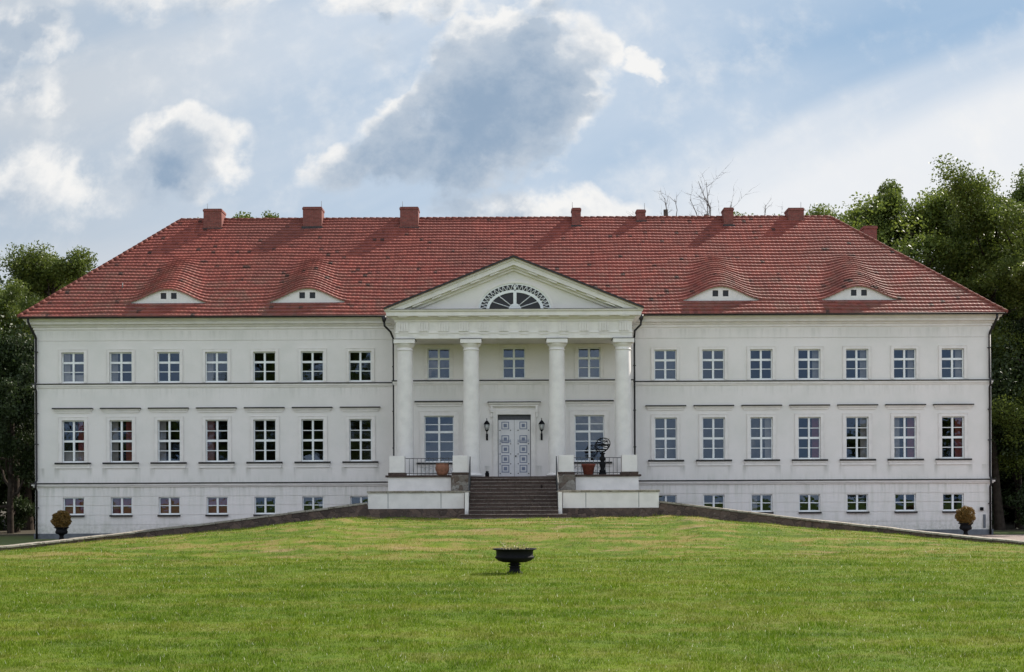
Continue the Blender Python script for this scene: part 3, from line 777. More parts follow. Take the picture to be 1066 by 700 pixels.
# ---- roof
ZE, YE, RUN = 11.27, 66.07, 7.3
PITCH = (17.83-ZE)/RUN
NR = 32
DORM = [-18.05*.998, -10.75, 10.90, 18.15]
def bulge(x, r):
    if r < 4/NR*RUN-.001 or r > 4.25: return 0
    q = (r-4/NR*RUN)/3.3; best = 0
    for cx in DORM:
        w = 2.45*(1-.55*q)
        t = abs(x-cx)/w
        if t < 1: best = max(best, (.5+.5*math.cos(math.pi*t))**1.15*.74*(1-q)**.85)
    return best
def roof_front():
    mb = MB(); V = mb.v; Fc = mb.f
    dx = .055; nx = int(50.9/dx)
    xs = [-25.45+i*dx for i in range(nx+1)]
    XL = lambda r: -25.43+r/RUN*(25.43-18.97); XR = lambda r: 25.43-r/RUN*(25.43-18.2)
    rr = random.Random(2)
    def row(r, lift, wave, below=0):
        out = []; a, b = XL(r), XR(r)
        for x in xs:
            xc = min(max(x, a), b)
            ph = (xc/.22) % 1.0
            wv = wave*(math.cos(2*math.pi*ph)*.6+math.cos(4*math.pi*ph)*.25)
            n = lift+wv+bulge(xc, r+1e-6)+.018*math.sin(xc*.55+r*.8)+.012*math.sin(xc*1.7-r*1.9)
            out.append((xc, YE+r-.5*(lift+wv), ZE+PITCH*r+n-below))
        return out
    prev_top = None
    for k in range(NR):
        r0, r1 = RUN*k/NR, RUN*(k+1)/NR
        jit = .006*math.sin(k*1.7)
        bot = row(r0, .078+jit, .010); top = row(r1, .004, .008)
        if k == 3:   # the row under the dormers is not lifted
            top = [(x, YE+r1, ZE+PITCH*r1+.004) for (x, y, z) in top]
        n = len(V); V.extend(bot); V.extend(top); m = nx+1
        a0, b0 = XL(r0), XR(r0)
        for i in range(nx):
            if xs[i+1] < a0 or xs[i] > b0: continue
            Fc.append((n+i, n+i+1, n+m+i+1, n+m+i)); mb.s.append(False)
        # butt end of the course
        src = prev_top if prev_top is not None else [(x, y+.02, z-.11) for (x, y, z) in bot]
        n2 = len(V); V.extend(src); V.extend(bot)
        for i in range(nx):
            if xs[i+1] < a0 or xs[i] > b0: continue
            if k == 4 and bulge((bot[i][0]+bot[i+1][0])/2, r0+.001) > .05: continue
            Fc.append((n2+i, n2+i+1, n2+m+i+1, n2+m+i)); mb.s.append(False)
        if k == 4:   # lip over the dormer fronts
            lip = [(x, y+.01, z-.085) for (x, y, z) in bot]; back = [(x, y+.35, z-.085+.05) for (x, y, z) in bot]
            n3 = len(V); V.extend(bot); V.extend(lip); V.extend(back)
            for i in range(nx):
                if bulge((bot[i][0]+bot[i+1][0])/2, r0+.001) > .05:
                    Fc.append((n3+i, n3+m+i, n3+m+i+1, n3+i+1)); mb.s.append(False)
                    Fc.append((n3+m+i, n3+2*m+i, n3+2*m+i+1, n3+m+i+1)); mb.s.append(False)
        prev_top = top
    return mb
mb = roof_front()
# side hips and back slope, coursed
YB = YE+2*RUN
def slope(mb, A0, A1, B0, B1, n=NR):
    A0, A1, B0, B1 = map(Vector, (A0, A1, B0, B1)); nm = (A1-A0).cross(B0-A0).normalized()
    if nm.z < 0: nm = -nm
    for k in range(n):
        a, b = k/n, (k+1)/n
        p0 = A0.lerp(B0, a)+nm*.055; p1 = A1.lerp(B1, a)+nm*.055; q0 = A0.lerp(B0, b)+nm*.004; q1 = A1.lerp(B1, b)+nm*.004
        mb.quad(p0, p1, q1, q0); mb.quad(p0-nm*.06, p1-nm*.06, p1, p0)
RL, RR = (-18.97, YE+RUN, 17.83), (18.2, YE+RUN, 17.83)
slope(mb, (-25.43, YE, ZE), (-25.43, YB, ZE), RL, RL); slope(mb, (25.43, YE, ZE), (25.43, YB, ZE), RR, RR); slope(mb, (-25.43, YB, ZE), (25.43, YB, ZE), RL, RR)
roof = part(mb, 'roof', M['tile'])
mb = MB(); mb.box(-25.35, 25.35, YE+.06, YB-.06, 11.195, 11.22)
part(mb, 'eaves_soffit', M['trim'], roof)
def capline(mb, P, Q, rad=.11, L=.36):
    P, Q = Vector(P), Vector(Q); n = int((Q-P).length/L); d = (Q-P)/n
    for i in range(n):
        a = P+d*i; b = P+d*(i+1.08)
        j = random.uniform(-.008, .008)
        mb.tube([a+Vector((0, 0, j)), b+Vector((0, 0, -.012+j))], [rad, rad*.82], 10)
mb = MB(); capline(mb, (-18.97, YE+RUN, 17.85), (18.2, YE+RUN, 17.85))
for c, r_ in (((-25.5, YE-.05, ZE+.03), (-18.97, YE+RUN, 17.86)), ((25.5, YE-.05, ZE+.03), (18.2, YE+RUN, 17.86)), ((-25.43, YB, ZE+.03), (-18.97, YE+RUN, 17.86)), ((25.43, YB, ZE+.03), (18.2, YE+RUN, 17.86))):
    capline(mb, c, r_, .10)
part(mb, 'ridge_tiles', M['ridge'], roof)
# small roof fittings: vent pipe and snow stops
mb = MB(); mb.tube([(-20.7, YE+1.9, 12.9), (-20.7, YE+1.9, 13.35)], .03, 8); mb.tube([(-20.85, YE+1.75, 12.85), (-20.7, YE+1.9, 13.05)], .02, 6); part(mb, 'vent_pipe', M['rail'], roof)
# ---- eyebrow dormers
rD = 4/NR*RUN
for cx in DORM:
    yd = YE+rD+.10; zb0 = ZE+PITCH*rD-.1
    d = empty('eyebrow_dormer', None, None); d.parent = house; d.location = (cx, yd-YW, zb0)
    n = 40; top = [(-2.3+4.6*i/n) for i in range(n+1)]
    win = [(-.42, -.12), (.12, .42)]; wz0, wz1 = .34, .66
    mb = MB(); zs = lambda x: max(.08, bulge(cx+x, rD+.002)+.14)
    edges = sorted(set(top+[e for w in win for e in w]))
    for a, b in zip(edges[:-1], edges[1:]):
        m_ = (a+b)/2; hole = any(w[0] < m_ < w[1] for w in win)
        if hole:
            mb.quad((a, 0, 0), (b, 0, 0), (b, 0, wz0), (a, 0, wz0)); mb.quad((a, 0, wz1), (b, 0, wz1), (b, 0, zs(b)), (a, 0, zs(a)))
        else: mb.quad((a, 0, 0), (b, 0, 0), (b, 0, zs(b)), (a, 0, zs(a)))
    for w in win:
        for xx in w: mb.quad((xx, 0, wz0), (xx, .1, wz0), (xx, .1, wz1), (xx, 0, wz1))
        mb.quad((w[0], 0, wz0), (w[1], 0, wz0), (w[1], .1, wz0), (w[0], .1, wz0)); mb.quad((w[0], 0, wz1), (w[1], 0, wz1), (w[1], .1, wz1), (w[0], .1, wz1))
    mb.build('dormer_front', M['trim'], d)
    for w in win:
        mb = MB(); mb.box(w[0]+.001, w[1]-.001, .06, .09, wz0+.001, wz1-.001); mb.build('window', M['dark'], d)
    mb = MB(); mb.box(-1.9, 1.9, -.16, 0.01, .05, .085); mb.build('flashing', M['lead'], d)
# ---- gutters and downpipes
for x0, x1 in ((-25.45, -6.5), (6.5, 25.45)):
    mb = MB(); n = 8
    prof = [(.075*math.cos(R(180+180*i/n)), .075*math.sin(R(180+180*i/n))) for i in range(n+1)]
    rings = [[(x, YE-.06+p[0], ZE-.02+p[1]) for p in prof] for x in (x0, x1)]
    mb.rings(rings, closed=False, cap=False); rings2 = [[(x, YE-.06+p[0]*.9, ZE-.02+p[1]*.9) for p in prof] for x in (x0, x1)]; mb.rings(rings2, closed=False, cap=False)
    mb.tube([(x0, YE-.135, ZE-.02), (x1, YE-.135, ZE-.02)], .012, 6)
    part(mb, 'gutter', M['lead'])
for s in (-1, 1):
    mb = MB(); x = s*24.78
    mb.tube([(s*24.98, YE-.06, ZE-.08), (s*24.98, YE-.06, ZE-.25), (s*24.9, YE+.1, ZE-.55), (s*24.8, YW-.12, ZE-.95), (x, YW-.12, 10.2)], .06, 10)
    mb.tube([(x, YW-.12, 10.2), (x, YW-.12, 7.98), (x, YW-.22, 7.88), (x, YW-.22, 7.6), (x, YW-.12, 7.5), (x, YW-.12, 2.85), (x, YW-.25, 2.72), (x, YW-.25, 2.42), (x, YW-.12, 2.3), (x, YW-.14, -.2)], .055, 10)
    for z in (9.5, 6.3, 4.7, 1.4): mb.box(x-.075, x+.075, YW-.19, YW, z, z+.05)
    part(mb, 'downpipe', M['zincpipe'])
    mb = MB(); x = s*6.22+PX
    mb.lathe(s*6.62, YE-.12, [(.05, ZE-.38), (.11, ZE-.25), (.13, ZE-.05)], 12)
    mb.tube([(s*6.62, YE-.1, ZE-.3), (s*6.60, YE-.1, ZE-.55), (s*6.3, YE+.0, ZE-.85), (x, YE+.05, ZE-1.2)], .055, 10)
    mb.tube([(x, YE+.05, ZE-1.2), (x, YE+.05, 3.2), (x, YE+.05, 2.2)], .05, 10)
    for z in (8.6, 6.3, 4.4): mb.box(x-.07, x+.07, YE, YE+.12, z, z+.05)
    part(mb, 'downpipe', M['zincpipe'])
# wall light and conduit near the right corner
mb = MB(); x = WX(1021.5, YW); mb.box(x-.07, x+.07, YW-.14, YW, WZ(534, YW), WZ(530.5, YW)); mb.box(x-.03, x+.03, YW-.2, YW-.14, WZ(532, YW), WZ(531, YW)); part(mb, 'wall_spotlight', M['iron'])
mb = MB(); x = WX(1024.5, YW); mb.box(x-.06, x+.06, YW-.05, YW, WZ(552, YW), WZ(538, YW)); part(mb, 'cable_duct', M['plinth'])
# ---- chimneys
for (x0, x1, ptop, y0, dep, rod) in ((212.5, 232.5, 217.2, 6.50, 1.1, 0), (316, 336.8, 215.2, 6.6, 1.0, 1), (417.2, 437.3, 215.2, 6.5, 1.0, 0), (596.3, 606.6, 216.2, 6.6, .8, 0),
                                (663.6, 674, 218, 6.95, .6, 2), (754.6, 765.6, 216, 6.6, .9, 1), (821.5, 839, 216.2, 6.9, 1.0, 1)):
    y = YE+y0; kx = (x0+x1)/2-534.5
    ptop -= (kx)*-.0047*0
    roll = -(534.5-(x0+x1)/2)*.0047
    X0, X1 = WX(x0, y), WX(x1, y); zt = WZ(ptop+roll, y); zb_ = ZE+PITCH*y0-.15
    ch = empty('chimney', None, None); ch.parent = house; ch.location = ((X0+X1)/2, y+dep/2-YW, zb_)
    w = (X1-X0)/2; h = zt-zb_
    mb = MB(); mb.box(-w+.03, w-.03, -dep/2+.03, dep/2-.03, -.6, h-.16); mb.box(-w, w, -dep/2, dep/2, h-.16, h-.05); mb.box(-w+.04, w-.04, -dep/2+.04, dep/2-.04, h-.05, h)
    mb.build('stack', M['brick'], ch)
    mb = MB(); mb.box(-w-.03, w+.03, -dep/2-.05, dep/2+.1, -.08, .24); mb.build('flashing', M['lead'], ch)
    if rod:
        mb = MB(); mb.tube([(w*.8, 0, h-.1), (w*.8, 0, h+.42)], .012, 5); mb.build('lightning_rod', M['rail'], ch)
    else:
        mb = MB(); mb.tube([(-w*.75, 0, h-.1), (-w*.75, 0, h+.40)], .012, 5); mb.build('lightning_rod', M['rail'], ch)
# chimney on the far side, seen past the right hip
ch = empty('chimney', None, None); ch.parent = house; y = YE+10.0; ch.location = (WX(905.5, y), y-YW, 13.6)
mb = MB(); mb.box(-.38, .38, -.4, .4, 0, 4.22); mb.box(-.42, .42, -.44, .44, 4.05, 4.18); mb.build('stack', M['brick'], ch)

# ------------------------------------------------------------------ terrace and steps
ter = empty('entrance_terrace', 'white plastered terrace with brown stone steps below the columns', 'terrace', (0, 61.5, .8))
def tp(mb, name, mat, parent=None, bevel=.012): return part(mb, name, mat, parent or ter, bevel)
mb = MB()
mb.box(-6.05, 6.05, 61.9, YP+.05, -.3, 2.86); tp(mb, 'landing', M['step'])
for s in (-1, 1):
    a, b = sorted((s*2.99, s*6.02))
    mb = MB(); mb.box(a, b, 61.5, 62.2, .2, 2.83); mb.box((s*5.2)-.008, (s*5.2)+.008, 61.495, 61.5, 2.15, 2.83)
    tp(mb, 'upper_wall', M['trim'])
    mb = MB(); a, b = sorted((s*2.95, s*6.14)); mb.box(a, b, 61.40, 62.3, 2.832, 2.925); tp(mb, 'upper_coping', M['step'])
    a, b = sorted((s*2.28, s*6.73))
    mb = MB(); mb.box(a, b, 59.22, 61.5, 1.33, 2.07)
    tp(mb, 'lower_wall', M['trim'])
    for xj in (3.35, 5.8):
        mb = MB(); mb.box(s*xj-.012, s*xj+.012, 59.214, 59.22, 1.35, 2.05); tp(mb, 'panel_joint', M['plinth'], bevel=0)
    mb = MB(); a, b = sorted((s*2.24, s*6.78))
    n = 5
    for k in range(n): mb.box(a+(b-a)*k/n+.006, a+(b-a)*(k+1)/n-.006, 59.15, 61.55, 2.072+.005*(k % 2), 2.16+.004*(k % 3))
    tp(mb, 'lower_coping', M['coping'])
    mb = MB(); a, b = sorted((s*2.26, s*6.76)); mb.box(a, b, 59.16, 61.6, .1, 1.328); tp(mb, 'stone_plinth', M['stone'])
    for (p0, p1, y0, y1) in ((5.22, 5.95, 61.45, 62.15), (2.17, 2.90, 61.3, 62.0)):
        a, b = sorted((s*p0, s*p1))
        mb = MB(); mb.box(a, b, y0, y1, 3.05, 3.86); post = tp(mb, 'post', M['trim'])
        mb = MB(); mb.box(a-.05, b+.05, y0-.05, y1+.05, 2.93, 3.048); tp(mb, 'post_base', M['step'], post)
    a, b = sorted((s*2.10, s*2.96))
    mb = MB(); mb.box(a, b, 61.15, 62.0, 2.165, 2.925); tp(mb, 'stone_block', M['wornblock'], bevel=.03)
    a, b = sorted((s*2.06, s*2.235))
    mb = MB(); mb.box(a, b, 58.75, 61.14, .3, 2.07); tp(mb, 'cheek_wall', M['trim'])
    mb = MB(); a, b = sorted((s*2.03, s*2.25)); mb.box(a, b, 59.1, 61.14, 2.072, 2.14)
    tp(mb, 'cheek_coping', M['coping'])
    # railing between the posts
    mb = MB(); x0, x1 = s*2.92, s*5.20; n = 12
    for z in (3.02, 3.74): mb.tube([(x0, 61.75, z), (x1, 61.75, z)], .018, 6)
    for k in range(1, n): xx = x0+(x1-x0)*k/n; mb.tube([(xx, 61.75, 2.93), (xx, 61.75, 3.74)], .013, 6)
    tp(mb, 'railing', M['rail'], bevel=0)
    mb = MB(); xr = s*2.06
    mb.tube([(xr, 61.15, 2.2), (xr, 61.15, 3.80)], .025, 8); mb.tube([(xr, 59.25, 1.6), (xr, 59.25, 2.55)], .025, 8)
    mb.tube([(xr, 61.25, 3.78), (xr, 61.05, 3.72), (xr, 59.2, 2.55), (xr, 59.05, 2.4)], .022, 8)
    mb.tube([(xr, 61.15, 3.15), (xr, 59.25, 2.05)], .015, 8)
    tp(mb, 'handrail', M['rail'], bevel=0)
rs = random.Random(11)
for k in range(12):
    zt = 2.91-.17*k-.17; y1 = 61.9-.34*k; y0 = y1-.36
    wd = 2.04 if k < 10 else (2.42 if k == 10 else 2.62)
    mb = MB()
    cuts = sorted([-wd, wd]+[rs.uniform(-wd*.7, wd*.7) for _ in range(2)])
    for a, b in zip(cuts[:-1], cuts[1:]):
        if b-a < .1: continue
        j = rs.uniform(-.006, .006)
        mb.box(a+.004, b-.004, y0+j, 61.95 if k < 10 else 59.6, zt-.16, zt+j*.5)
    st = tp(mb, 'step', M['step'])
    mb = MB()
    for a, b in zip(cuts[:-1], cuts[1:]):
        if b-a < .1: continue
        mb.box(a+.003, b-.003, y0-.035, y0+.33, zt+.002, zt+.038+rs.uniform(-.004, .004))
    tp(mb, 'nosing', M['nosing'], st)

# ------------------------------------------------------------------ curved ramp walls
def ramp_wall(s, label):
    root = empty('retaining_wall', label, 'wall', (s*14, 57, .3))
    xs_ = np.arange(6.74, 33, .42)
    mb = MB(); rings = []
    for x in xs_:
        y = float(wall_y(x)); t = float(np.interp(x, WALLX, WALLT))-.07; b = float(wall_b(x))-.5
        dx = .2; ang = math.atan2(float(wall_y(x+dx)-wall_y(x-dx)), 2*dx); nx_, ny = -math.sin(ang), math.cos(ang)
        P = [(s*(x), y), (s*(x+nx_*.36), y+ny*.36)]
        rings.append([(P[0][0], P[0][1], b), (P[0][0], P[0][1], t), (P[1][0], P[1][1], t), (P[1][0], P[1][1], b)])
    mb.rings(rings, sm=False); part(mb, 'stone_body', M['stone'], root)
    mb = MB(); rj = random.Random(4+s)
    x = 6.74
    while x < 32.5:
        L = rj.uniform(.75, 1.15); ring = []
        for xx in (x+.008, x+L-.008):
            y = float(wall_y(xx)); t = float(np.interp(xx, WALLX, WALLT)); ang = math.atan2(float(wall_y(xx+.2)-wall_y(xx-.2)), .4); nx_, ny = -math.sin(ang), math.cos(ang)
            A = (s*(xx-nx_*.05), y-ny*.05); B = (s*(xx+nx_*.42), y+ny*.42); j = 0
            ring.append([(A[0], A[1], t-.075), (A[0], A[1], t), (B[0], B[1], t+.01), (B[0], B[1], t-.075)])
        j = rj.uniform(-.012, .012); ring = [[(p[0], p[1]+j, p[2]+j) for p in r] for r in ring]
        mb.rings(ring, sm=False); x += L
    part(mb, 'coping', M['coping'], root, .01)
ramp_wall(-1, 'low brown stone wall with pale coping falling away to the left of the steps')
ramp_wall(1, 'low brown stone wall with pale coping falling away to the right of the steps')

# ------------------------------------------------------------------ pots, sphere, urns
def leaf_cloud(cent, n, sig, size, rng, shell=None):
    c = rng.normal(size=(n, 3))
    if shell: c = c/np.linalg.norm(c, axis=1)[:, None]*(rng.uniform(shell, 1, n)**.5)[:, None]*sig
    else: c = c*sig
    c = c+np.asarray(cent)
    return leaves_at(c, size, rng)
def leaves_at(c, size, rng):
    n = len(c); sz = size*(.6+.8*rng.random(n))
    a = rng.normal(size=(n, 3)); a /= np.linalg.norm(a, axis=1)[:, None]
    b = rng.normal(size=(n, 3)); b -= a*(a*b).sum(1)[:, None]; b /= np.linalg.norm(b, axis=1)[:, None]
    a *= sz[:, None]; b *= (sz*.62)[:, None]
    V = np.empty((n, 4, 3)); V[:, 0] = c-a; V[:, 1] = c+b*.9; V[:, 2] = c+a; V[:, 3] = c-b*.9
    return V.reshape(-1, 3), np.repeat(rng.random(n), 4)

def pot(name, label, cat, x, y, z, prof, mat):
    o = MB(); o.lathe(0, 0, prof, 28, False); ob = o.build(name, mat); ob.location = (x, y, z); tag(ob, label, cat, 'pots on the terrace edge'); return ob
# left: bulging terracotta pot; right: straight tapering pot
p = pot('terracotta_pot', 'round bellied terracotta pot on the terrace edge left of the steps', 'plant pot', WX(460.8, 61.7), 61.55, 2.925,
    [(.001, 0), (.22, 0), (.27, .10), (.33, .28), (.335, .38), (.30, .48), (.29, .50), (.31, .53), (.31, .56), (.27, .56), (.26, .50), (.27, .40), (.001, .38)], M['terracotta'])
p = pot('terracotta_pot', 'straight tapering red clay pot on the terrace edge beside the armillary sphere', 'plant pot', WX(612.5, 61.7), 61.55, 2.925,
    [(.001, 0), (.22, 0), (.31, .42), (.34, .43), (.34, .51), (.30, .51), (.29, .42), (.001, .40)], M['redclay'])
arm = empty('armillary_sphere', 'black iron armillary sphere on a turned pedestal standing on the terrace', 'sundial', (WX(627, 61.9), 61.62, 2.925))
mb = MB(); mb.box(-.17, .17, -.17, .17, 0, .1); mb.lathe(0, 0, [(.15, .1), (.16, .18), (.10, .25), (.13, .40), (.16, .52), (.12, .60), (.09, .64), (.15, .70), (.16, .78), (.09, .86), (.07, .95), (.13, 1.0), (.14, 1.03), (.05, 1.05)], 20)
mb.build('pedestal', M['iron'], arm)
def hoop(mb, c, r, ax1, ax2, th=.02, wd=.02, n=40):
    a, b = Vector(ax1).normalized(), Vector(ax2).normalized(); c = Vector(c)
    mb.tube([c+(a*math.cos(2*math.pi*i/n)+b*math.sin(2*math.pi*i/n))*r for i in range(n+1)], th, 6, False)
mb = MB(); c = (0, 0, 1.42)
hoop(mb, c, .36, (1, 0, 0), (0, 1, .10), .03); hoop(mb, c, .36, (.25, .3, 1), (1, -.2, 0), .02); hoop(mb, c, .34, (1, .6, .3), (-.2, .1, 1), .018); hoop(mb, c, .33, (1, 0, -.35), (0, 1, .3), .022)
hoop(mb, (0, 0, 1.20), .24, (1, 0, 0), (0, 1, .1), .02); hoop(mb, (0, 0, 1.62), .22, (1, 0, -.2), (0, 1, .2), .018)
mb.tube([(-.34, 0, 1.15), (.34, 0, 1.72)], .012, 6); mb.tube([(0, 0, 1.03), (0, 0, 1.10)], .04, 8)
mb.build('rings', M['iron'], arm)
mb = MB(); mb.lathe(0, 0, [(.001, 1.37), (.05, 1.40), (.06, 1.43), (.04, 1.47), (.001, 1.49)], 12); mb.build('globe', M['iron'], arm)

mb = MB(); mb.lathe(0, 0, [(.001, 0), (.10, 0), (.105, .20), (.09, .24), (.07, .27), (.08, .31), (.065, .33), (.001, .33)], 16)
o = mb.build('milk_can', M['iron']); o.location = (WX(507.3, 64.8), 64.8, 2.86); tag(o, 'small black can standing by the wall left of the door', 'can')

def topiary(s, label):
    x = s*22.1; y = 62.6; zg = -.2
    r = empty('planter_urn', label, 'planter', (x, y, zg), 'clipped balls in dark urns before the manor corners')
    mb = MB(); mb.box(-.19, .19, -.19, .19, -.1, .08); mb.lathe(0, 0, [(.15, .08), (.11, .16), (.09, .26), (.14, .33), (.27, .38), (.30, .46), (.27, .52), (.25, .60), (.29, .64), (.36, .66), (.36, .69), (.26, .68)], 24)
    mb.build('urn', M['iron'], r)
    rng = np.random.default_rng(20+s)
    V, var = leaf_cloud((0, 0, 1.03), 7000, .47, .028, rng, .45)
    k = len(V)//4; V2, v2 = leaf_cloud((0, 0, 1.03), 2400, .44, .035, rng, .01)
    V = np.concatenate([V, V2]); var = np.concatenate([var, v2])
    q = V-np.array([0, 0, 1.03]); V = np.array([0, 0, 1.03])+q*(1+.07*np.sin(q[:, :1]*13+s)*np.sin(q[:, 1:2]*15)+.06*np.sin(q[:, 2:3]*17+q[:, :1]*9))
    link('clipped_ball', npmesh('clipped_ball', V, 4, np.arange(len(V)), M['box'], var), r)
    mb = MB(); mb.lathe(0, 0, [(.001, .62), (.2, .68), (.27, .85), (.30, 1.03), (.25, 1.2), (.12, 1.3), (.001, 1.33)], 16); link('inner_growth', mb.mesh('inner_growth', M['box']), r)
    mb = MB(); mb.tube([(0, 0, .5), (0, 0, .9)], .03, 6); mb.build('stem', M['bark'], r)
topiary(-1, 'browned clipped ball bush in a dark urn before the left corner')
topiary(1, 'browned clipped ball bush in a dark urn before the right corner')

D = 30.0; zl = float(lawn_h(0, D))
urn = empty('cast_iron_urn', 'wide black cast iron urn with dried plants alone on the lawn', 'urn', (WX(535.5, D), D, zl))
mb = MB(); prof = [(.17, 0), (.17, .03), (.13, .06), (.115, .12), (.12, .135), (.14, .15), (.14, .165), (.10, .18), (.115, .195), (.16, .215), (.165, .225), (.10, .245), (.12, .255), (.28, .27), (.38, .305), (.44, .355), (.455, .385), (.45, .40), (.435, .41), (.43, .44), (.435, .53), (.45, .545), (.51, .565), (.52, .58), (.50, .588), (.42, .57), (.40, .52), (.001, .52)]
n = 48; rings = []
for r_, z in prof:
    fl = .008 if .26 < z < .40 else (.006 if z > .56 and r_ > .45 else 0)
    rings.append([((r_+fl*math.cos(j*math.pi))*math.cos(2*math.pi*j/n), (r_+fl*math.cos(j*math.pi))*math.sin(2*math.pi*j/n), z) for j in range(n)])
mb.rings(rings, cap=False); mb.box(-.19, .19, -.19, .19, -.05, .012)
mb.build('bowl', M['iron'], urn)
rng = np.random.default_rng(9)
c = np.stack([rng.uniform(-.36, .36, 420), rng.uniform(-.36, .36, 420), (.54+.19*rng.random(420)**2)], 1); c = c[(c[:, 0]**2+c[:, 1]**2) < .37**2]
V, var = leaves_at(c, .024, rng)
link('dried_plants', npmesh('dried_plants', V, 4, np.arange(len(V)), M['dryleaf'], var), urn)
mb = MB()
for k in range(26):
    a = rng.uniform(0, 6.28); q = rng.uniform(0, .3); p0 = Vector((q*math.cos(a), q*math.sin(a), .51)); mb.tube([p0, p0+Vector((rng.uniform(-.05, .05), rng.uniform(-.05, .05), rng.uniform(.05, .12)))], .003, 4)
link('dry_stalks', mb.mesh('dry_stalks', M['dryleaf']), urn)

# ------------------------------------------------------------------ trees
HTOP = {}
def tree_parts(seed, H, RW, low, nleaf, leaf, lmat, dense=1.0, bare=False):
    rng = np.random.default_rng(seed); mb = MB(); tips = []
    def V3(a): return Vector((float(a[0]), float(a[1]), float(a[2])))
    def branch(p, d, L, rad, lev):
        n = 5 if lev < 2 else 3; pts = [p.copy()]; rr = [rad]; q = p.copy(); dd = d.copy()
        for i in range(n):
            dd = (dd+V3(rng.normal(size=3))*(.03 if lev == 0 else .22)+Vector((0, 0, .10 if lev else .0))).normalized()
            q = q+dd*(L/n); pts.append(q.copy()); rr.append(rad*(1-(i+1)/n*.72)*(.55 if bare and lev else 1))
        sides = (9, 6, 5, 4, 3)[lev] if lev < 5 else 3
        mb.tube(pts, rr, sides, False)
        return pts, rr
    tp_, tr_ = branch(Vector((0, 0, -.3)), Vector((0, 0, 1)), H*.86, H*.018+.06, 0)
    def along(pts, rr, t):
        f = t*(len(pts)-1); i = min(int(f), len(pts)-2); return pts[i].lerp(pts[i+1], f-i), rr[i]+(rr[i+1]-rr[i])*(f-i)
    n1 = int(17*dense)
    for i in range(n1):
        t = low+(1-low)*((i+.5)/n1)
        f = (t-low)/(1-low)
        env = math.sin(math.pi*min(1, .16+.80*f))**.75
        L = RW*env*rng.uniform(.75, 1.15)
        p, r0 = along(tp_, tr_, min(t, .99)); a = i*2.4+rng.uniform(-.5, .5); up = .12+.65*f
        d = Vector((math.cos(a), math.sin(a), up)).normalized()
        P1, R1 = branch(p, d, L, max(.03, r0*.55), 1) if not bare else branch(p, Vector((math.cos(a)*.6, math.sin(a)*.6, 1)).normalized(), L*1.2, max(.03, r0*.5), 1)
        for j in range(6):
            t2 = .3+.7*(j+.5)/6; p2, r2 = along(P1, R1, t2); a2 = rng.uniform(0, 6.28)
            d2 = ((P1[-1]-P1[0]).normalized()+V3(rng.normal(size=3))*.65).normalized()
            P2, R2 = branch(p2, d2, L*rng.uniform(.28, .48), max(.015, r2*.6), 2)
            for k in range(4):
                p3, r3 = along(P2, R2, .35+.65*(k+.5)/4)
                d3 = ((P2[-1]-P2[0]).normalized()+V3(rng.normal(size=3))*.8).normalized()
                P3, R3 = branch(p3, d3, L*rng.uniform(.12, .24), max(.009, r3*.6), 3)
                tips.append(P3[-1]); tips.append(P3[1])
    HTOP[seed] = max(v[2] for v in mb.v)
    if bare: return mb.mesh('branches', M['deadwood']), None
    T = np.array([tuple(t) for t in tips]); 
    kill = rng.random(len(T)) > .08; T = T[kill]
    per = max(1, nleaf//len(T)); w = rng.uniform(.35, 1.0, len(T)); cl = rng.random(len(T))
    cs = []; vs = []
    for t, ww, c_ in zip(T, w, cl):
        m = int(per*(.4+ww)); sg = .30+.28*ww
        q_ = rng.normal(size=(m, 3)); q_ /= np.linalg.norm(q_, axis=1)[:, None]; q_ *= (rng.random(m)**.45)[:, None]*2.0; pts = q_*np.array([sg, sg, sg*.6])*(RW/5.5)**.5+t; cs.append(pts); vs.append(np.full(m, c_))
    cs = np.concatenate(cs); vs = np.concatenate(vs)
    off = np.array([cs[:, 0].mean(), cs[:, 1].mean(), 0]); cs = cs-off
    mb.v = [(v[0]-off[0], v[1]-off[1], v[2]) for v in mb.v]
    V, var = leaves_at(cs, leaf, rng); var = .45*var+.55*np.repeat(vs, 4)
    HTOP[seed] = float(np.percentile(cs[:, 2], 99.98))
    return mb.mesh('trunk', M['bark']), npmesh('crown', V, 4, np.arange(len(V)), lmat, var)
TREE = {
 'oak': (24, tree_parts(1, 24, 7.5, .30, 125000, .09, M['leaf'])),
 'lime': (22, tree_parts(2, 22, 6.0, .22, 110000, .088, M['leaf'])),
 'slim': (20, tree_parts(3, 20, 3.0, .25, 60000, .085, M['leaf'], .9)),
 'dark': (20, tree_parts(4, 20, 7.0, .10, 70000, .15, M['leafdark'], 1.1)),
 'bush': (6, tree_parts(5, 6, 4.2, .02, 36000, .15, M['leafdark'], .9)),
}
for k_, sd_ in (('oak', 1), ('lime', 2), ('slim', 3), ('dark', 4), ('bush', 5)): TREE[k_] = (HTOP[sd_], TREE[k_][1])
def tree(kind_, x, y, h, label, cat='tree', group=None, rz=None, sxy=1.0, name=None, z=-.2):
    H, (tm, cm) = TREE[kind_]; s = h/H
    o = empty(name or {'bush': 'shrub'}.get(kind_, 'broadleaf_tree'), label, cat, (x, y, z), group)
    o.scale = (s*sxy, s*sxy, s); o.rotation_euler.z = rw.uniform(0, 6.28) if rz is None else rz
    link('trunk', tm, o); link('crown', cm, o); return o
def TX(px, D, ptop): return WX(px, D), D, WZ(ptop, D)+.2
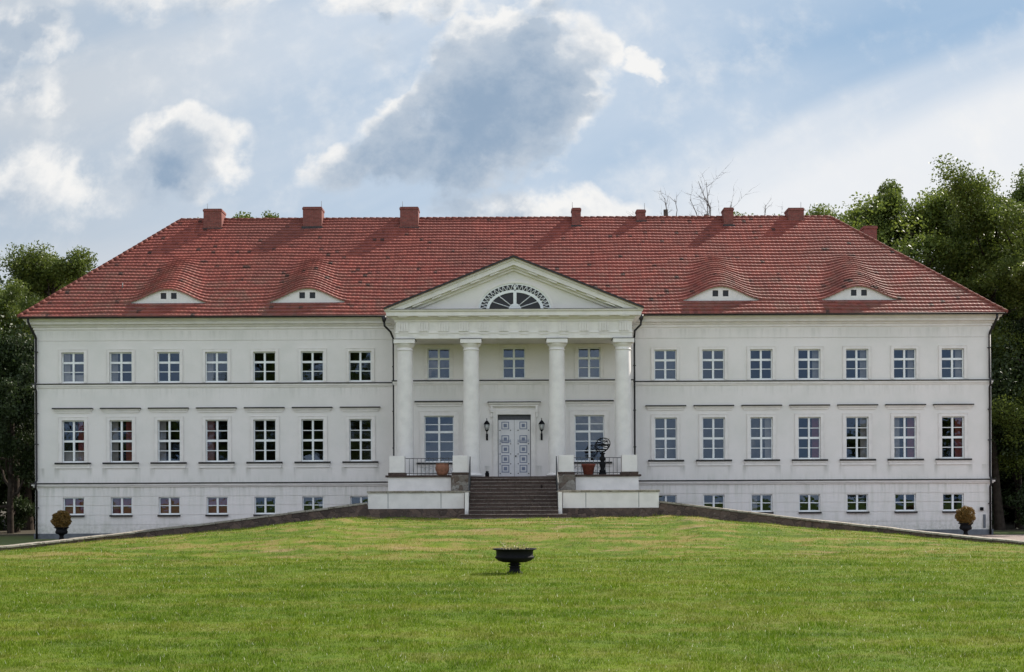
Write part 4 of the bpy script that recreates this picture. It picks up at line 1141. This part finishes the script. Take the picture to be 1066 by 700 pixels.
# (kind, px, D, top py, label)
G = 'trees around the manor'
for (k, px, D, pt, lab, sx) in [
    ('oak', 1030, 84, 184, 'tallest leafy tree with gaps in its crown, right behind the roof hip', 1.0),
    ('lime', 968, 88, 190, 'rounded green tree directly beyond the right end of the roof ridge', 1.15),
    ('slim', 928, 92, 188, 'slim upright tree with a ragged top beside the red rear chimney', .75),
    ('lime', 886, 98, 212, 'leafy tree top peeping over the right hip near the ridge end', .8),
    ('slim', 862, 104, 236, 'small tree top just clearing the ridge between the last chimney and the hip', 1.0),
    ('oak', 1080, 92, 170, 'broad tree cut by the right edge of the photo, behind the tallest one', 1.0),
    ('lime', 1095, 76, 262, 'lower bright green tree at the right edge, nearest the wing', 1.0),
    ('dark', 1062, 79, 330, 'dark leaning tree hugging the right wall corner', .8),
    ('lime', 800, 110, 221, 'little green crown over the ridge left of the last right chimney', .9),
    ('slim', 845, 112, 224, 'small crown over the ridge right of the last right chimney', 1.1),
    ('slim', 256, 112, 222, 'small round tree top over the ridge right of the leftmost chimney', .9),
    ('slim', 286, 116, 222, 'tiny tree top over the ridge between the first and second chimney', .8),
    ('slim', 203, 108, 231, 'tree top barely showing over the left ridge end', 1.1),
    ('lime', 64, 90, 259, 'round leafy tree rising above the left roof slope', .95),
    ('oak', -14, 84, 272, 'tall dark green tree cut by the left edge of the photo', .75),
    ('lime', 34, 96, 290, 'dense tree filling the gap below the round crown at the left roof slope', 1.1),
    ('dark', 84, 98, 284, 'dark crown tucked against the left roof slope under the round tree', .9),
    ('dark', 8, 78, 350, 'lower leafy tree in front of the wood left of the wing', .8),
    ('dark', 118, 96, 300, 'dark tree mostly hidden behind the left roof slope', .9),
    ]:
    x, y, h = TX(px, D, pt-((px-534.5)*-.0047)); h = WZ(pt+(px-534.5)*.0047, D)+.2
    tree(k, x, y, h, lab, 'tree', G, sxy=sx)
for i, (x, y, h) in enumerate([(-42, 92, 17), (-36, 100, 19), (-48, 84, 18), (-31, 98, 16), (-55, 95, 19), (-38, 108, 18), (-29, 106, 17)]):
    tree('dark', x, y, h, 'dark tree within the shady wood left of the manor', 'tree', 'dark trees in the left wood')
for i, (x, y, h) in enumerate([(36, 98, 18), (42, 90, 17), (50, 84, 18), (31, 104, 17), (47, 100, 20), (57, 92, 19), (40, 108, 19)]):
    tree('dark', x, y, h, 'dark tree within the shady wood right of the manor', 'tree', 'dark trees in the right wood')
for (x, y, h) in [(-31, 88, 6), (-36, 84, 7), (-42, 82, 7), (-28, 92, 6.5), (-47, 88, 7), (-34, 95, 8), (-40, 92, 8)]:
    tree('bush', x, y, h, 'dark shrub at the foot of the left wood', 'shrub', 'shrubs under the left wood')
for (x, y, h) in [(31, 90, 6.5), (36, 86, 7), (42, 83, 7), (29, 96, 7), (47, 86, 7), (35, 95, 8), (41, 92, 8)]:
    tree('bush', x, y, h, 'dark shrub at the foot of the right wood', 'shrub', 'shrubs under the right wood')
# trees across the park, seen only as dark reflections in the windows
for (x, y, h) in [(-66, -30, 15), (-56, -33, 16), (-46, -30, 16), (-37, -34, 17), (-30, -30, 22), (-22, -31, 23), (46, -32, 12), (56, -30, 12)]:
    tree('lime', x, y, h, 'dark park tree mirrored in the window panes of the manor', 'tree', 'park trees mirrored in the windows', sxy=1.2)
# forest trunks seen beside the wings
for (px, D, h, lean, lab) in [(15, 80, 10, .3, 'straight bare reddish trunk rising beside the left wing'), (30, 84, 9, -.2, 'thin dark trunk close behind the left wall corner'), (1041, 76, 8, -.6, 'short leaning trunk close to the right wall corner')]:
    mb = MB(); mb.tube([(0, 0, -.2), (lean*.3, 0, h*.3), (lean*.5, .1, h*.6), (lean, .2, h)], [.34, .22, .16, .08], 10, False)
    o = empty('pine_tree', lab, 'tree', (WX(px, D), D, -.2)); link('trunk', mb.mesh('trunk', M['bark']), o)
    rng = np.random.default_rng(int(px)); c = rng.normal(size=(9000, 3))*np.array([1.6, 1.6, 1.5])+np.array([lean, 0, h])
    V, var = leaves_at(c, .10, rng); link('crown', npmesh('crown', V, 4, np.arange(len(V)), M['leafdark'], var), o)
# dead trees behind the ridge
dead, _ = tree_parts(31, 23, 4.6, .55, 0, .1, None, .62, True)
dead2, _ = tree_parts(32, 21, 3.0, .6, 0, .1, None, .35, True)
for (me, H, px, D, pt, lab) in [(dead, HTOP[31], 727, 92, 181, 'large leafless tree with forked twigs above the ridge'), (dead2, HTOP[32], 700, 96, 200, 'sparse leafless tree left of the large bare one'), (dead2, HTOP[32], 783, 98, 203, 'thin leafless tree right of the narrow brick chimney')]:
    h = WZ(pt, D)+.2; o = empty('bare_tree', lab, 'tree', (WX(px, D), D, -.2), 'leafless trees behind the ridge')
    o.scale = (h/H*1.02, h/H*1.02, h/H); o.rotation_euler.z = rw.uniform(0, 6); link('branches', me, o)

# ------------------------------------------------------------------ render
scn.render.engine = 'CYCLES'
scn.cycles.max_bounces = 8; scn.cycles.transparent_max_bounces = 12
scn.cycles.use_denoising = True
